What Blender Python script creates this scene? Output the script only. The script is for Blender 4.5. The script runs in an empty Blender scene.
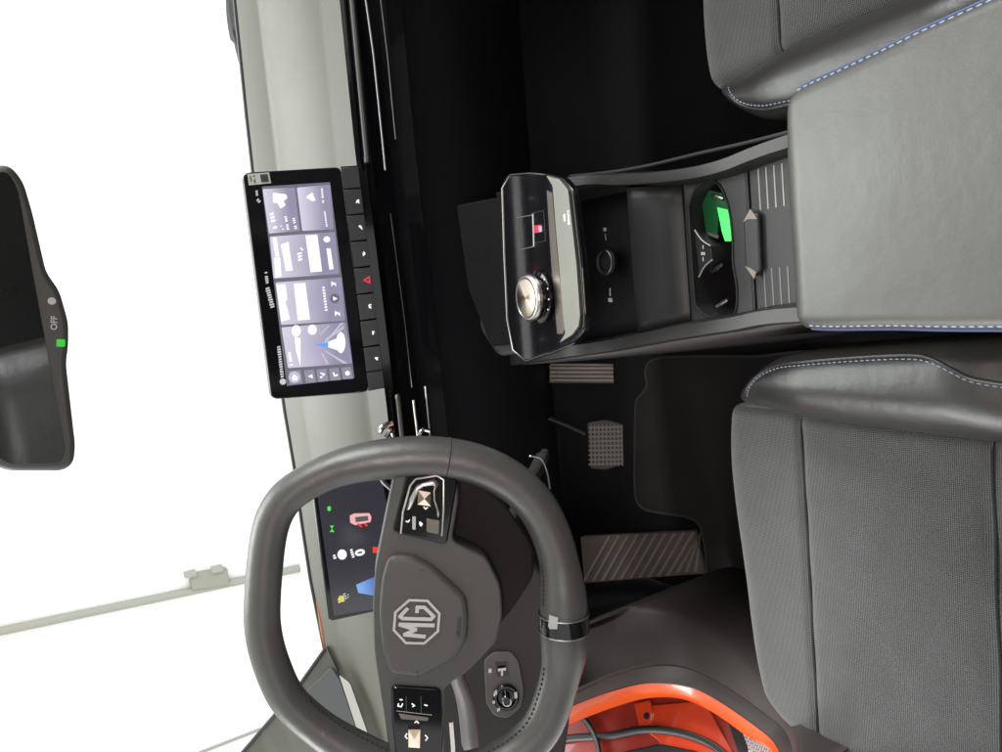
import bpy, bmesh, math, random
from mathutils import Vector as V, Matrix, noise
random.seed(7)
S = bpy.context.scene
COL = S.collection
R = math.radians

# ------------------------------------------------------------------ camera
F = 780.0                                   # focal length in pixels of a 1002 px wide picture
CAM = V((-.055, -1.147, 1.243))
yaw, pit, rol = R(-6.1), R(32.5), R(-8.4)
FW = V((math.sin(yaw)*math.cos(pit), math.cos(yaw)*math.cos(pit), -math.sin(pit)))
RT0 = V((math.cos(yaw), -math.sin(yaw), 0)); UP0 = RT0.cross(FW)
RT = math.cos(rol)*RT0 + math.sin(rol)*UP0
UP = -math.sin(rol)*RT0 + math.cos(rol)*UP0
cd = bpy.data.cameras.new('camera'); co = bpy.data.objects.new('camera', cd); COL.objects.link(co)
rx, ry, rz = -UP, RT, -FW                   # the phone was held sideways: picture right = down
co.matrix_world = Matrix(((rx.x, ry.x, rz.x, CAM.x), (rx.y, ry.y, rz.y, CAM.y), (rx.z, ry.z, rz.z, CAM.z), (0, 0, 0, 1)))
cd.sensor_width = 36; cd.lens = F/1002*36; cd.clip_start = .02; cd.clip_end = 200
S.camera = co

def ray(px, py): return FW + RT*((376-py)/F) - UP*((px-501)/F)
def at(px, py, i, v):
    d = ray(px, py); return CAM + d*((v-CAM[i])/d[i])
class PL:                                    # a flat surface of the car: point, normal, its own right (u) and up (v)
    def __init__(s, P, n, u=(1, 0, 0)):
        s.P = V(P); s.n = V(n).normalized(); s.u = (V(u)-s.n*V(u).dot(s.n)).normalized(); s.v = s.n.cross(s.u)
    def uv(s, px, py, w=0):
        d = ray(px, py); P = s.P+s.n*w
        X = CAM + d*((P-CAM).dot(s.n)/d.dot(s.n))
        return ((X-s.P).dot(s.u), (X-s.P).dot(s.v))
    def W(s, u, v, w=0): return s.P+s.u*u+s.v*v+s.n*w
    def uvs(s, pts, w=0): return [s.uv(a, b, w) for a, b in pts]

# ------------------------------------------------------------------ materials
def mat(name, col, rough=.5, metal=0, bump=None, spec=.5, coat=0, var=0, emit=None, estr=1, sheen=0):
    m = bpy.data.materials.new(name); m.use_nodes = True
    nt = m.node_tree; N = nt.nodes; L = nt.links; b = N['Principled BSDF']
    b.inputs['Base Color'].default_value = (*col, 1); b.inputs['Roughness'].default_value = rough
    b.inputs['Metallic'].default_value = metal; b.inputs['Specular IOR Level'].default_value = spec
    b.inputs['Coat Weight'].default_value = coat; b.inputs['Coat Roughness'].default_value = .05
    if sheen: b.inputs['Sheen Weight'].default_value = sheen; b.inputs['Sheen Roughness'].default_value = .5
    if emit: b.inputs['Emission Color'].default_value = (*emit, 1); b.inputs['Emission Strength'].default_value = estr
    tc = N.new('ShaderNodeTexCoord')
    if var:
        t = N.new('ShaderNodeTexNoise'); t.inputs['Scale'].default_value = 9; t.inputs['Detail'].default_value = 6
        L.new(tc.outputs['Object'], t.inputs['Vector'])
        mx = N.new('ShaderNodeMix'); mx.data_type = 'RGBA'; mx.blend_type = 'MIX'
        mx.inputs[6].default_value = (*[c*(1-var) for c in col], 1); mx.inputs[7].default_value = (*[min(1, c*(1+var)) for c in col], 1)
        L.new(t.outputs['Fac'], mx.inputs[0]); L.new(mx.outputs[2], b.inputs['Base Color'])
        mr = N.new('ShaderNodeMapRange'); mr.inputs[3].default_value = max(.02, rough*.8); mr.inputs[4].default_value = min(1, rough*1.2)
        L.new(t.outputs['Fac'], mr.inputs[0]); L.new(mr.outputs[0], b.inputs['Roughness'])
    if bump:
        kind, sc, st = bump
        bp = N.new('ShaderNodeBump'); bp.inputs['Strength'].default_value = st; bp.inputs['Distance'].default_value = .001
        if kind == 'leather':
            t = N.new('ShaderNodeTexVoronoi'); t.feature = 'DISTANCE_TO_EDGE'; t.inputs['Scale'].default_value = sc
            t2 = N.new('ShaderNodeTexNoise'); t2.inputs['Scale'].default_value = sc*.08; t2.inputs['Detail'].default_value = 5
            L.new(tc.outputs['Object'], t.inputs['Vector']); L.new(tc.outputs['Object'], t2.inputs['Vector'])
            ad = N.new('ShaderNodeMath'); ad.operation = 'MULTIPLY_ADD'; ad.inputs[1].default_value = 2.2
            mn = N.new('ShaderNodeMath'); mn.operation = 'MINIMUM'; mn.inputs[1].default_value = .15
            L.new(t.outputs[0], mn.inputs[0]); L.new(t2.outputs['Fac'], ad.inputs[0]); L.new(mn.outputs[0], ad.inputs[2]); L.new(ad.outputs[0], bp.inputs['Height'])
        elif kind == 'weave':
            hs = []
            for ax in ('X', 'Y'):
                w = N.new('ShaderNodeTexWave'); w.bands_direction = ax; w.inputs['Scale'].default_value = sc; w.inputs['Distortion'].default_value = .6; w.inputs['Detail Scale'].default_value = 4
                L.new(tc.outputs['Object'], w.inputs['Vector']); hs.append(w)
            ad = N.new('ShaderNodeMath'); ad.operation = 'MULTIPLY'
            L.new(hs[0].outputs['Fac'], ad.inputs[0]); L.new(hs[1].outputs['Fac'], ad.inputs[1])
            L.new(ad.outputs[0], bp.inputs['Height'])
            mx = N.new('ShaderNodeMix'); mx.data_type = 'RGBA'
            nz = N.new('ShaderNodeTexNoise'); nz.inputs['Scale'].default_value = 700; L.new(tc.outputs['Object'], nz.inputs['Vector'])
            a2 = N.new('ShaderNodeMath'); a2.operation = 'ADD'; L.new(ad.outputs[0], a2.inputs[0]); L.new(nz.outputs['Fac'], a2.inputs[1])
            m2 = N.new('ShaderNodeMath'); m2.operation = 'MULTIPLY'; m2.inputs[1].default_value = .62; L.new(a2.outputs[0], m2.inputs[0])
            mx.inputs[6].default_value = (*[c*.45 for c in col], 1); mx.inputs[7].default_value = (*[c*1.6 for c in col], 1)
            L.new(m2.outputs[0], mx.inputs[0])
            big = N.new('ShaderNodeTexNoise'); big.inputs['Scale'].default_value = 30; big.inputs['Detail'].default_value = 8; L.new(tc.outputs['Object'], big.inputs['Vector'])
            br = N.new('ShaderNodeMapRange'); br.inputs[1].default_value = .3; br.inputs[2].default_value = .7; br.inputs[3].default_value = .9; br.inputs[4].default_value = 1.1; L.new(big.outputs['Fac'], br.inputs[0])
            hs_ = N.new('ShaderNodeHueSaturation'); L.new(mx.outputs[2], hs_.inputs['Color']); L.new(br.outputs[0], hs_.inputs['Value']); L.new(hs_.outputs[0], b.inputs['Base Color'])
        else:
            t = N.new('ShaderNodeTexNoise'); t.inputs['Scale'].default_value = sc; t.inputs['Detail'].default_value = 4
            L.new(tc.outputs['Object'], t.inputs['Vector']); L.new(t.outputs['Fac'], bp.inputs['Height'])
        L.new(bp.outputs['Normal'], b.inputs['Normal'])
    return m
def glow(name, col, st=1.0):
    return mat(name, (.01, .01, .012), .15, emit=col, estr=st)

M = dict(
 pad=mat('soft_dash_plastic', (.072, .069, .058), .42, bump=('noise', 900, .35), spec=.5, var=.05),
 padgrey=mat('grey_soft_plastic', (.05, .053, .055), .45, bump=('noise', 900, .3)),
 dark=mat('dark_plastic', (.007, .007, .009), .55, bump=('noise', 700, .3), spec=.35),
 brown=mat('brown_grey_trim_plastic', (.040, .034, .033), .5, bump=('noise', 800, .4), spec=.4),
 console=mat('console_plastic', (.016, .016, .017), .45, bump=('noise', 900, .25), spec=.32, var=.06),
 piano=mat('gloss_black', (.004, .004, .005), .08, spec=.4),
 silver=mat('satin_silver', (.48, .46, .44), .30, 1, var=.04),
 band=mat('champagne_metal_band', (.16, .157, .142), .5, 1, var=.04),
 bronze=mat('bronze_recess', (.16, .14, .125), .3, 1),
 chrome=mat('chrome', (.8, .8, .8), .08, 1),
 leather=mat('black_leather', (.021, .020, .0195), .30, bump=('leather', 650, .35), spec=.5, var=.06),
 armleather=mat('armrest_leather', (.044, .044, .041), .40, bump=('leather', 700, .2), spec=.6, var=.06),
 wheell=mat('steering_leather', (.044, .0425, .0415), .33, bump=('leather', 900, .3), spec=.5, var=.07),
 hub=mat('hub_plastic', (.036, .0345, .034), .45, bump=('noise', 1300, .4), spec=.45),
 fabric=mat('woven_seat_fabric', (.046, .047, .048), .8, bump=('weave', 150, .9), sheen=.35, spec=.2),
 carpet=mat('black_carpet', (.011, .0105, .0115), .95, bump=('noise', 500, 1.0), spec=.1, var=.25),
 matc=mat('brown_black_mat_carpet', (.021, .0185, .018), .95, bump=('noise', 350, 1.0), spec=.1, var=.25),
 edging=mat('mat_edging', (.030, .028, .027), .7, bump=('noise', 400, .6), spec=.3),
 thread=mat('blue_white_thread', (.22, .26, .36), .6), dthread=mat('dark_thread', (.006, .006, .006), .8),
 bthread=mat('blue_thread', (.03, .05, .12), .6),
 rubber=mat('black_rubber', (.009, .009, .009), .45),
 rail=mat('console_rail', (.017, .016, .0155), .40, spec=.35),
 orange=mat('orange_car_paint', (.62, .075, .004), .32, coat=.3),
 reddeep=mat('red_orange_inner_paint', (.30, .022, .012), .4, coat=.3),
 emblem=mat('emblem_metal', (.42, .41, .41), .32, 1), cowl=mat('brown_orange_edge', (.22, .07, .02), .5), lowbrown=mat('dark_brown_plastic', (.013, .0105, .0105), .65, bump=('noise', 800, .4), spec=.3),
 grid=mat('pedal_grid', (.15, .13, .115), .6), rib=mat('foot_rest_rib', (.10, .08, .07), .85, bump=('noise', 300, .6)),
 dull=mat('dull_chrome', (.20, .20, .20), .35, 1),
 shroud=mat('matt_black_plastic', (.014, .0125, .0125), .75, bump=('noise', 800, .4), spec=.12),
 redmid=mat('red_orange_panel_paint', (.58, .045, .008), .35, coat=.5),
 white=mat('white_wall_paint', (.86, .86, .86), .8),
 grey=mat('grey_painted_metal', (.30, .30, .27), .6), pale=mat('pale_box_plastic', (.27, .26, .23), .6),
 mark=mat('white_print', (.75, .75, .75), .6, emit=(.8, .82, .9), estr=.35), dim=mat('grey_print', (.30, .30, .30), .6),
 sticker=mat('paper_sticker', (.35, .35, .32), .6), printb=mat('black_print', (.02, .02, .02), .7),
 green=mat('green_card', (.06, .74, .12), .5, emit=(.02, .6, .07), estr=.4),  # the card is no lamp; its glow is put in as emission
 headliner=mat('pale_headliner', (.36, .35, .31), .9), mirror=mat('mirror_glass', (.55, .56, .56), .02, 1),
 mirrorcase=mat('mirror_case_plastic', (.035, .035, .033), .45),
 pedal=mat('pedal_steel', (.10, .088, .076), .4, 1, var=.1), tread=mat('pedal_rubber', (.035, .03, .027), .6),
 footcarpet=mat('brown_foot_rest_carpet', (.065, .052, .046), .9, bump=('noise', 300, .8), spec=.1, var=.2),
 displayoff=mat('display_glass', (.010, .010, .013), .12, spec=.5),
)
def patterned(name, c1, c2, sc):
    m = mat(name, c1, .6); nt = m.node_tree; N = nt.nodes; L = nt.links; b = N['Principled BSDF']
    tc = N.new('ShaderNodeTexCoord'); w = N.new('ShaderNodeTexBrick'); w.inputs['Scale'].default_value = sc; w.inputs['Mortar Size'].default_value = .03
    w.inputs['Color1'].default_value = (*c1, 1); w.inputs['Color2'].default_value = (*c1, 1); w.inputs['Mortar'].default_value = (*c2, 1)
    L.new(tc.outputs['Object'], w.inputs['Vector']); L.new(w.outputs['Color'], b.inputs['Base Color']); return m

# ------------------------------------------------------------------ object helpers
def setp(o, label=None, cat=None, group=None, kind=None):
    if label: o['label'] = label
    if cat: o['category'] = cat
    if group: o['group'] = group
    if kind: o['kind'] = kind
    return o
def thing(name, label, cat, loc, group=None):
    o = bpy.data.objects.new(name, None); COL.objects.link(o); o.location = V(loc); o.empty_display_size = .05
    return setp(o, label, cat, group)
def worldloc(o):
    p = V(o.location)
    while o.parent: o = o.parent; p += o.location
    return p
def obj(name, bm, m, parent=None, smooth=35, bevel=0, seg=2, solid=0, sub=0, solid_off=-1, org=None):
    me = bpy.data.meshes.new(name)
    vs = [v.co for v in bm.verts]
    if org is None:
        org = V((sum(v.x for v in vs)/len(vs), sum(v.y for v in vs)/len(vs), min(v.z for v in vs)))
    org = V(org)
    for v in bm.verts: v.co -= org
    bm.to_mesh(me); bm.free()
    o = bpy.data.objects.new(name, me); COL.objects.link(o)
    if parent: o.parent = parent; o.location = org-worldloc(parent)
    else: o.location = org
    for x in (m if isinstance(m, (list, tuple)) else [m]): me.materials.append(x)
    if smooth:
        for p in me.polygons: p.use_smooth = True
        me.set_sharp_from_angle(angle=R(smooth))
    if solid:
        md = o.modifiers.new('solid', 'SOLIDIFY'); md.thickness = solid; md.offset = solid_off
    if bevel:
        md = o.modifiers.new('bevel', 'BEVEL'); md.width = bevel; md.segments = seg; md.limit_method = 'ANGLE'; md.angle_limit = R(30); md.harden_normals = False
        for p in me.polygons: p.use_smooth = True
        if smooth < 60: me.set_sharp_from_angle(angle=R(60))
    if sub:
        md = o.modifiers.new('sub', 'SUBSURF'); md.levels = sub; md.render_levels = sub
    return o
def prism_bm(pl, uvs, w0, w1, bm=None):
    bm = bm or bmesh.new()
    a = [bm.verts.new(pl.W(u, v, w1)) for u, v in uvs]; b = [bm.verts.new(pl.W(u, v, w0)) for u, v in uvs]
    n = len(uvs); area = sum(uvs[i][0]*uvs[(i+1) % n][1]-uvs[(i+1) % n][0]*uvs[i][1] for i in range(n))
    if area < 0: a.reverse(); b.reverse()
    bm.faces.new(a); bm.faces.new(b[::-1])
    for i in range(n): j = (i+1) % n; bm.faces.new((a[j], a[i], b[i], b[j]))
    return bm
def rnd(pts, r, n=5):                        # round polygon corners
    out = []; N_ = len(pts)
    for i in range(N_):
        p = V(pts[i]); a = V(pts[i-1]); b = V(pts[(i+1) % N_])
        da, db = (a-p), (b-p); ra = min(r, da.length*.45); rb = min(r, db.length*.45)
        A = p+da.normalized()*ra; B = p+db.normalized()*rb
        for k in range(n+1):
            t = k/n; out.append(tuple((1-t)**2*A+2*t*(1-t)*p+t*t*B))
    return out
def cr(pts, n=6, closed=False):              # catmull-rom
    pts = [V(p) for p in pts]; N_ = len(pts); out = []
    g = (lambda i: pts[i % N_]) if closed else (lambda i: pts[max(0, min(N_-1, i))])
    for i in range(N_ if closed else N_-1):
        p0, p1, p2, p3 = g(i-1), g(i), g(i+1), g(i+2)
        for k in range(n):
            t = k/n
            out.append(.5*((2*p1)+(p2-p0)*t+(2*p0-5*p1+4*p2-p3)*t*t+(3*p1-p0-3*p2+p3)*t**3))
    if not closed: out.append(pts[-1].copy())
    return out
def tube_bm(path, rad, seg=10, closed=False, up=None, bm=None, flat=1.0):
    bm = bm or bmesh.new(); path = [V(p) for p in path]; n = len(path); rings = []
    if not isinstance(rad, (list, tuple)): rad = [rad]*n
    prev = None
    for i, p in enumerate(path):
        t = (path[(i+1) % n]-path[i-1]) if closed else (path[min(n-1, i+1)]-path[max(0, i-1)])
        t.normalize()
        a = V(up) if up is not None else (prev if prev is not None else (V((0, 0, 1)) if abs(t.z) < .9 else V((1, 0, 0))))
        a = (a-t*a.dot(t)).normalized(); prev = a; b = t.cross(a)
        rings.append([bm.verts.new(p+(a*math.cos(k*2*math.pi/seg)*flat+b*math.sin(k*2*math.pi/seg))*rad[i]) for k in range(seg)])
    for i in range(n if closed else n-1):
        q, w = rings[i], rings[(i+1) % n]
        for k in range(seg): bm.faces.new((q[k], w[k], w[(k+1) % seg], q[(k+1) % seg]))
    if not closed: bm.faces.new(rings[0]); bm.faces.new(rings[-1][::-1])
    bmesh.ops.recalc_face_normals(bm, faces=bm.faces)
    return bm
def loft_bm(rows, bm=None):
    bm = bm or bmesh.new(); vr = [[bm.verts.new(V(p)) for p in r] for r in rows]
    for a, b in zip(vr, vr[1:]):
        for i in range(len(a)-1): bm.faces.new((a[i], a[i+1], b[i+1], b[i]))
    return bm
def box_bm(x0, x1, y0, y1, z0, z1, bm=None):
    return prism_bm(PL((0, 0, 0), (0, 0, 1)), [(x0, y0), (x1, y0), (x1, y1), (x0, y1)], z0, z1, bm)
def disc(cx, cy, r, n=32, ry=None): return [(cx+r*math.cos(i*2*math.pi/n), cy+(ry or r)*math.sin(i*2*math.pi/n)) for i in range(n)]
def lathe_bm(pl, cu, cv, prof, n=40, bm=None):   # prof = (radius, w)
    bm = bm or bmesh.new(); rows = []
    for r, w in prof: rows.append([bm.verts.new(pl.W(cu+r*math.cos(k*2*math.pi/n), cv+r*math.sin(k*2*math.pi/n), w)) for k in range(n)])
    for a, b in zip(rows, rows[1:]):
        for k in range(n): bm.faces.new((a[k], a[(k+1) % n], b[(k+1) % n], b[k]))
    bm.faces.new(rows[-1]); bm.faces.new(rows[0][::-1]); bmesh.ops.recalc_face_normals(bm, faces=bm.faces)
    return bm
def stroke_bm(pl, uvs, wd, w0, w1, bm=None, closed=False):
    bm = bm or bmesh.new(); n = len(uvs)
    for i in range(n if closed else n-1):
        a = V(uvs[i]); b = V(uvs[(i+1) % n]); d = (b-a).normalized(); p = V((-d.y, d.x))*wd/2; e = d*wd*.3
        prism_bm(pl, [tuple(q) for q in (a-e-p, b+e-p, b+e+p, a-e+p)], w0, w1+random.uniform(0, .00004), bm)
    return bm
def text_bm(pl, s, u, v, size, w, thick=.0003, align='CENTER', bold=0, sx=1):
    c = bpy.data.curves.new('t', 'FONT'); c.body = s; c.size = size; c.align_x = align; c.align_y = 'CENTER'; c.extrude = thick; c.offset = bold
    o = bpy.data.objects.new('t', c); COL.objects.link(o); dg = bpy.context.evaluated_depsgraph_get(); dg.update()
    me = bpy.data.meshes.new_from_object(o.evaluated_get(dg)); bm = bmesh.new(); bm.from_mesh(me)
    for q in bm.verts: q.co = pl.W(u+q.co.x*sx, v+q.co.y, w+q.co.z)
    bpy.data.objects.remove(o); bpy.data.meshes.remove(me); bpy.data.curves.remove(c)
    return bm
def stitches_bm(path, length=.0042, gap=.0022, r=.0007, n=None):
    P = [V(p) for p in path]; bm = bmesh.new(); acc = [0]
    for a, b in zip(P, P[1:]): acc.append(acc[-1]+(b-a).length)
    def pt(s):
        for i in range(len(P)-1):
            if s <= acc[i+1]: return P[i].lerp(P[i+1], (s-acc[i])/max(1e-9, acc[i+1]-acc[i]))
        return P[-1]
    s = 0
    while s+length < acc[-1]:
        a, b = pt(s), pt(s+length); m_ = (a+b)/2
        tube_bm([a, a.lerp(m_, .4), b.lerp(m_, .4), b], [r*.5, r, r, r*.5], 6, bm=bm); s += length+gap
    return bm

# ------------------------------------------------------------------ studio outside (setting)
def struct(name, bm, m, label=None, **k):
    o = obj(name, bm, m, **k); o['kind'] = 'structure'
    if label: o['label'] = label
    return o
struct('studio_floor', box_bm(-8, 8, -7, 4.1, -.42, -.32), M['white'], 'white studio floor outside the car')
struct('studio_wall', box_bm(-8, 8, 4.1, 4.2, -.32, 5), M['white'], 'bright white studio wall seen through the windscreen')
WY = 4.1
a, b = at(-60, 644, 1, WY-.03), at(330, 562, 1, WY-.03)
setp(obj('conduit_pipe', tube_bm([a, a.lerp(b, .5), b], .026, 12), M['grey']), 'slim pale conduit pipe running up the white wall outside the windscreen', 'pipe')
wl = PL((0, WY, 0), (0, -1, 0))
t = thing('junction_box', 'small pale box with two lugs mounted beside the wall pipe', 'junction box', wl.W(*wl.uv(206, 580)))
q = wl.uvs([(188, 573), (225, 566), (227, 583), (190, 588)])
obj('case', prism_bm(wl, q, .002, .07), M['pale'], t, bevel=.008)
for p in ((190, 574), (217, 569)): 
    c_ = wl.uv(*p, .09); obj('lug', prism_bm(wl, rnd([(c_[0]-.02, c_[1]-.035), (c_[0]+.02, c_[1]-.035), (c_[0]+.02, c_[1]+.035), (c_[0]-.02, c_[1]+.035)], .01), .071, .1), M['grey'], t)
a, b = at(190, 757, 1, WY-.01), at(262, 729, 1, WY-.01)
setp(obj('cable', tube_bm([a, a.lerp(b, .5)+V((0, 0, -.004)), b], .009, 8), M['grey']), 'thin grey cable crossing the white wall low down near the car pillar', 'cable')

# ------------------------------------------------------------------ dashboard
XS = [-.86, -.78, -.70, -.6, -.5, -.4, -.3, -.2, -.1, 0, .1, .2, .3, .4, .5, .6, .72]
def lin(pts, y):                            # interpolate x along picture row y
    pts = sorted(pts, key=lambda p: p[1])
    if y <= pts[0][1]: a, b = pts[0], pts[1]
    elif y >= pts[-1][1]: a, b = pts[-2], pts[-1]
    else:
        for a, b in zip(pts, pts[1:]):
            if a[1] <= y <= b[1]: break
    return a[0]+(b[0]-a[0])*(y-a[1])/(b[1]-a[1])
LA = [(236, 0), (252, 157), (287, 420), (296, 470), (308, 560), (318, 612), (326, 650)]
LB = [(258, 0), (277, 157), (303, 400), (318, 500), (333, 617), (341, 645), (352, 683), (370, 745)]
LD = [(318, 0), (334, 157), (366, 391), (372, 440), (378, 520)]
LC = [(339.6, 0), (355.6, 157), (384.7, 390), (390, 437), (398, 520)]
def line3(L, yf, xs=XS):                    # 3-D curve over x: forward position y = yf(x), height from the measured line
    out = []
    for x in xs:
        Y = yf(x); p = V((x, Y, .85))
        for _ in range(12):
            d = p-CAM; z = d.dot(FW); px = 501-F*d.dot(UP)/z; py = 376-F*d.dot(RT)/z
            p.z -= (lin(L, py)-px)*z/F/UP.z
        out.append(p)
    return out
cA = line3(LA, lambda x: .20-.15*x*x); cB = line3(LB, lambda x: .155-.12*x*x)
cD = line3(LD, lambda x: .015-.05*x*x, XS); cC = line3(LC, lambda x: -.025-.04*x*x, XS)
dash = thing('dashboard', 'wide dark dashboard with pale soft top pad under the windscreen', 'dashboard', (0, .1, 0))
def mid(a, b, t, up=0): return [p.lerp(q, t)+V((0, 0, up)) for p, q in zip(a, b)]
cA0 = [p+V((0, .03, -.03)) for p in cA]
rows = [cA0, cA, mid(cA, cB, .12, .001), mid(cA, cB, .9), cB, mid(cB, cD, .08, .002), mid(cB, cD, .35, .006), mid(cB, cD, .7, .005), mid(cB, cD, .96, .0015), cD, mid(cD, cC, .15), mid(cD, cC, .93), cC, [p+V((0, .012, -.006)) for p in cC]]
obj('top_pad', loft_bm([r[::-1] for r in rows]), M['pad'], dash, smooth=25, org=(0, .1, .7))
ed = [p+V((0, .004, .001)) for p in cA]
obj('windscreen_seal', tube_bm(ed, .0035, 8), M['rubber'], dash)
# front of the dash: recessed gloss strip, chrome lines, lower panel
def dl(px_off, yo, zo): return [p+V((0, yo, zo)) for p in cC]
gap0 = dl(0, .02, -.006); gap1 = dl(0, .015, -.022)
s0 = dl(0, -.008, -.022); s1 = dl(0, .004, -.060); s2 = dl(0, -.022, -.064); s3 = dl(0, -.024, -.090); s4 = dl(0, -.006, -.094); s5 = dl(0, .012, -.17); s6 = dl(0, .05, -.30); s7 = dl(0, .16, -.42); s8 = dl(0, .24, -.5)
obj('gloss_strip', loft_bm([r[::-1] for r in (gap0, gap1, s0, s1, s2, s3, s4)]), M['piano'], dash, smooth=25, org=(0, .0, .6))
obj('lower_panel', loft_bm([r[::-1] for r in (s4, s5, s6, s7, s8)]), M['dark'], dash, smooth=40, org=(0, .1, .5))
def lineC(L, dy, x0, x1, n=14):
    xs = [x0+(x1-x0)*i/(n-1) for i in range(n)]
    return line3(L, lambda x: -.025-.04*x*x+dy, xs)
LF = [(366, 0), (373.5, 53), (383, 144), (388, 195), (398, 270), (405, 323), (411, 380), (417.5, 434), (428, 520)]
LG = [(380.7, 0), (388, 60), (395, 134), (401, 177), (408, 260), (417, 330), (424.6, 380), (430, 434), (441, 520)]
LE = [(352, 0), (368.5, 177), (382, 290), (396, 380), (402, 437), (412, 520)]
obj('chrome_line', tube_bm(lineC(LF, -.022, .165, .72), .0017, 8), M['dull'], dash)
obj('chrome_line', tube_bm(lineC(LF, -.020, -.17, .10), .0006, 6), M['silver'], dash)
obj('chrome_line', tube_bm(lineC(LF, -.022, -.40, -.19), .0020, 8), M['silver'], dash)
obj('lower_chrome_line', tube_bm(lineC(LG, -.030, .21, .72), .0010, 8), M['dull'], dash)
obj('lower_chrome_line', tube_bm(lineC(LG, -.030, -.30, -.17), .0014, 8), M['silver'], dash)
for x0, x1 in ((.178, .72), (-.30, -.185)):  # vent blades behind the gloss strip
    t = obj('air_vent', tube_bm(lineC(LE, -.020, x0, x1), .0038, 8), M['brown'], dash)
    e = x0 if x0 > 0 else x1
    p = line3(LE, lambda x: -.042-.04*x*x, [e+.004])[0]
    obj('vent_slider', box_bm(p.x-.006, p.x+.004, p.y-.004, p.y+.003, p.z-.004, p.z+.004), M['bronze'], t, bevel=.002)
# glovebox outline and hinge groove on the lower panel
g = [at(424, 0, 1, .02), at(428.6, 55, 1, .02), at(434.6, 110, 1, .02), at(455, 124, 1, .03), at(460, 130, 1, .035), at(463, 154, 1, .04)]
obj('glovebox_edge', tube_bm(cr(g, 4), .0009, 6), M['console'], dash)
# vents by the wheel: chrome pieces
for pts, r in (([(379, 433), (383, 427), (392, 423)], .0045), ([(386, 437), (391, 431), (394, 436)], .004), ([(419, 436), (423, 430), (429, 431)], .0035)):
    obj('vent_trim', tube_bm(cr([at(a_, b_, 1, -.10) for a_, b_ in pts], 4), r, 8), M['chrome'], dash)
# end of the dash at the driver's door: dark facet and bright strip
fpl = PL(at(331, 667, 1, .10), (.35, -.75, .55), (1, 0, 0))
def pp(name, pts, m, par, pl, w0=-.012, w1=0, bev=.002, rr=.004):
    return obj(name, prism_bm(pl, rnd(pl.uvs(pts, w1), rr, 3), w0, w1), m, par, bevel=bev)
pp('end_panel', [(331, 667), (300, 698), (330, 724), (366, 770), (376, 770), (358, 734), (340, 681)], M['padgrey'], dash, fpl)
pp('end_strip', [(339, 675), (350, 683), (367, 731), (376, 760), (369, 760), (358, 733)], M['silver'], dash, fpl, 0, .006)
pill = thing('windscreen_pillar', 'grey trimmed windscreen pillar rising left of the steering wheel', 'pillar', at(325, 655, 1, .12))
ppl = PL(at(325, 650, 1, .13), (.2, -.8, .6))
pp('pillar_trim', [(326, 646), (338, 672), (312, 704), (350, 752), (360, 795), (215, 786), (243, 752), (296, 690)], M['pad'], pill, ppl, -.03, -.004, .006)
obj('seal', tube_bm([ppl.W(*ppl.uv(a_, b_, -.003), -.003) for a_, b_ in ((325, 649), (296, 690), (243, 752), (215, 786))], .003, 8), M['rubber'], pill)

# ------------------------------------------------------------------ wiper, bonnet, windscreen
t = thing('wiper', 'black wiper arm end resting at the base of the windscreen', 'wiper', at(236, 30, 1, .28))
obj('arm', tube_bm(cr([at(231, -40, 1, .28), at(231, 10, 1, .28), at(236, 42, 1, .27), at(241, 62, 1, .26)], 5), [.012]*4+[.014]*6+[.006]*6, 8, flat=.6), M['dark'], t)
bo = loft_bm([[V((x, .5, cA[0].z-.22-.1*abs(x)**2)) for x in (-.8, -.4, 0, .4, .8)], [V((x, 1.2, cA[0].z-.30-.1*abs(x)**2)) for x in (-.8, -.4, 0, .4, .8)]])
setp(obj('bonnet', bo, M['orange'], solid=.01), 'orange bonnet in front of the windscreen, hidden below the dashboard line', 'bonnet')
bw = tube_bm([at(326, 652, 1, .145), at(322, 625, 1, .15), at(317, 600, 1, .155)], [.004, .005, .002], 8)
setp(obj('cowl_edge', bw, M['cowl']), 'thin brown orange body edge at the lower left corner of the windscreen', 'body edge')
gm = bpy.data.materials.new('windscreen_glass'); gm.use_nodes = True; nt = gm.node_tree; nt.nodes.clear()
o_ = nt.nodes.new('ShaderNodeOutputMaterial'); mx = nt.nodes.new('ShaderNodeMixShader'); tr = nt.nodes.new('ShaderNodeBsdfTransparent'); gl = nt.nodes.new('ShaderNodeBsdfGlossy'); gl.inputs['Roughness'].default_value = .01
tr.inputs['Color'].default_value = (.93, .95, .93, 1); mx.inputs[0].default_value = .03
nt.links.new(tr.outputs[0], mx.inputs[1]); nt.links.new(gl.outputs[0], mx.inputs[2]); nt.links.new(mx.outputs[0], o_.inputs[0])
top = [V((p.x*.82, -.58-.1*p.x*p.x, 1.40)) for p in cA]
setp(obj('windscreen', loft_bm([[p+V((0, .008, .002)) for p in cA], mid(cA, top, .5, .02), top]), gm, solid=.004), 'clear sloping windscreen above the dashboard', 'windscreen')

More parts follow.
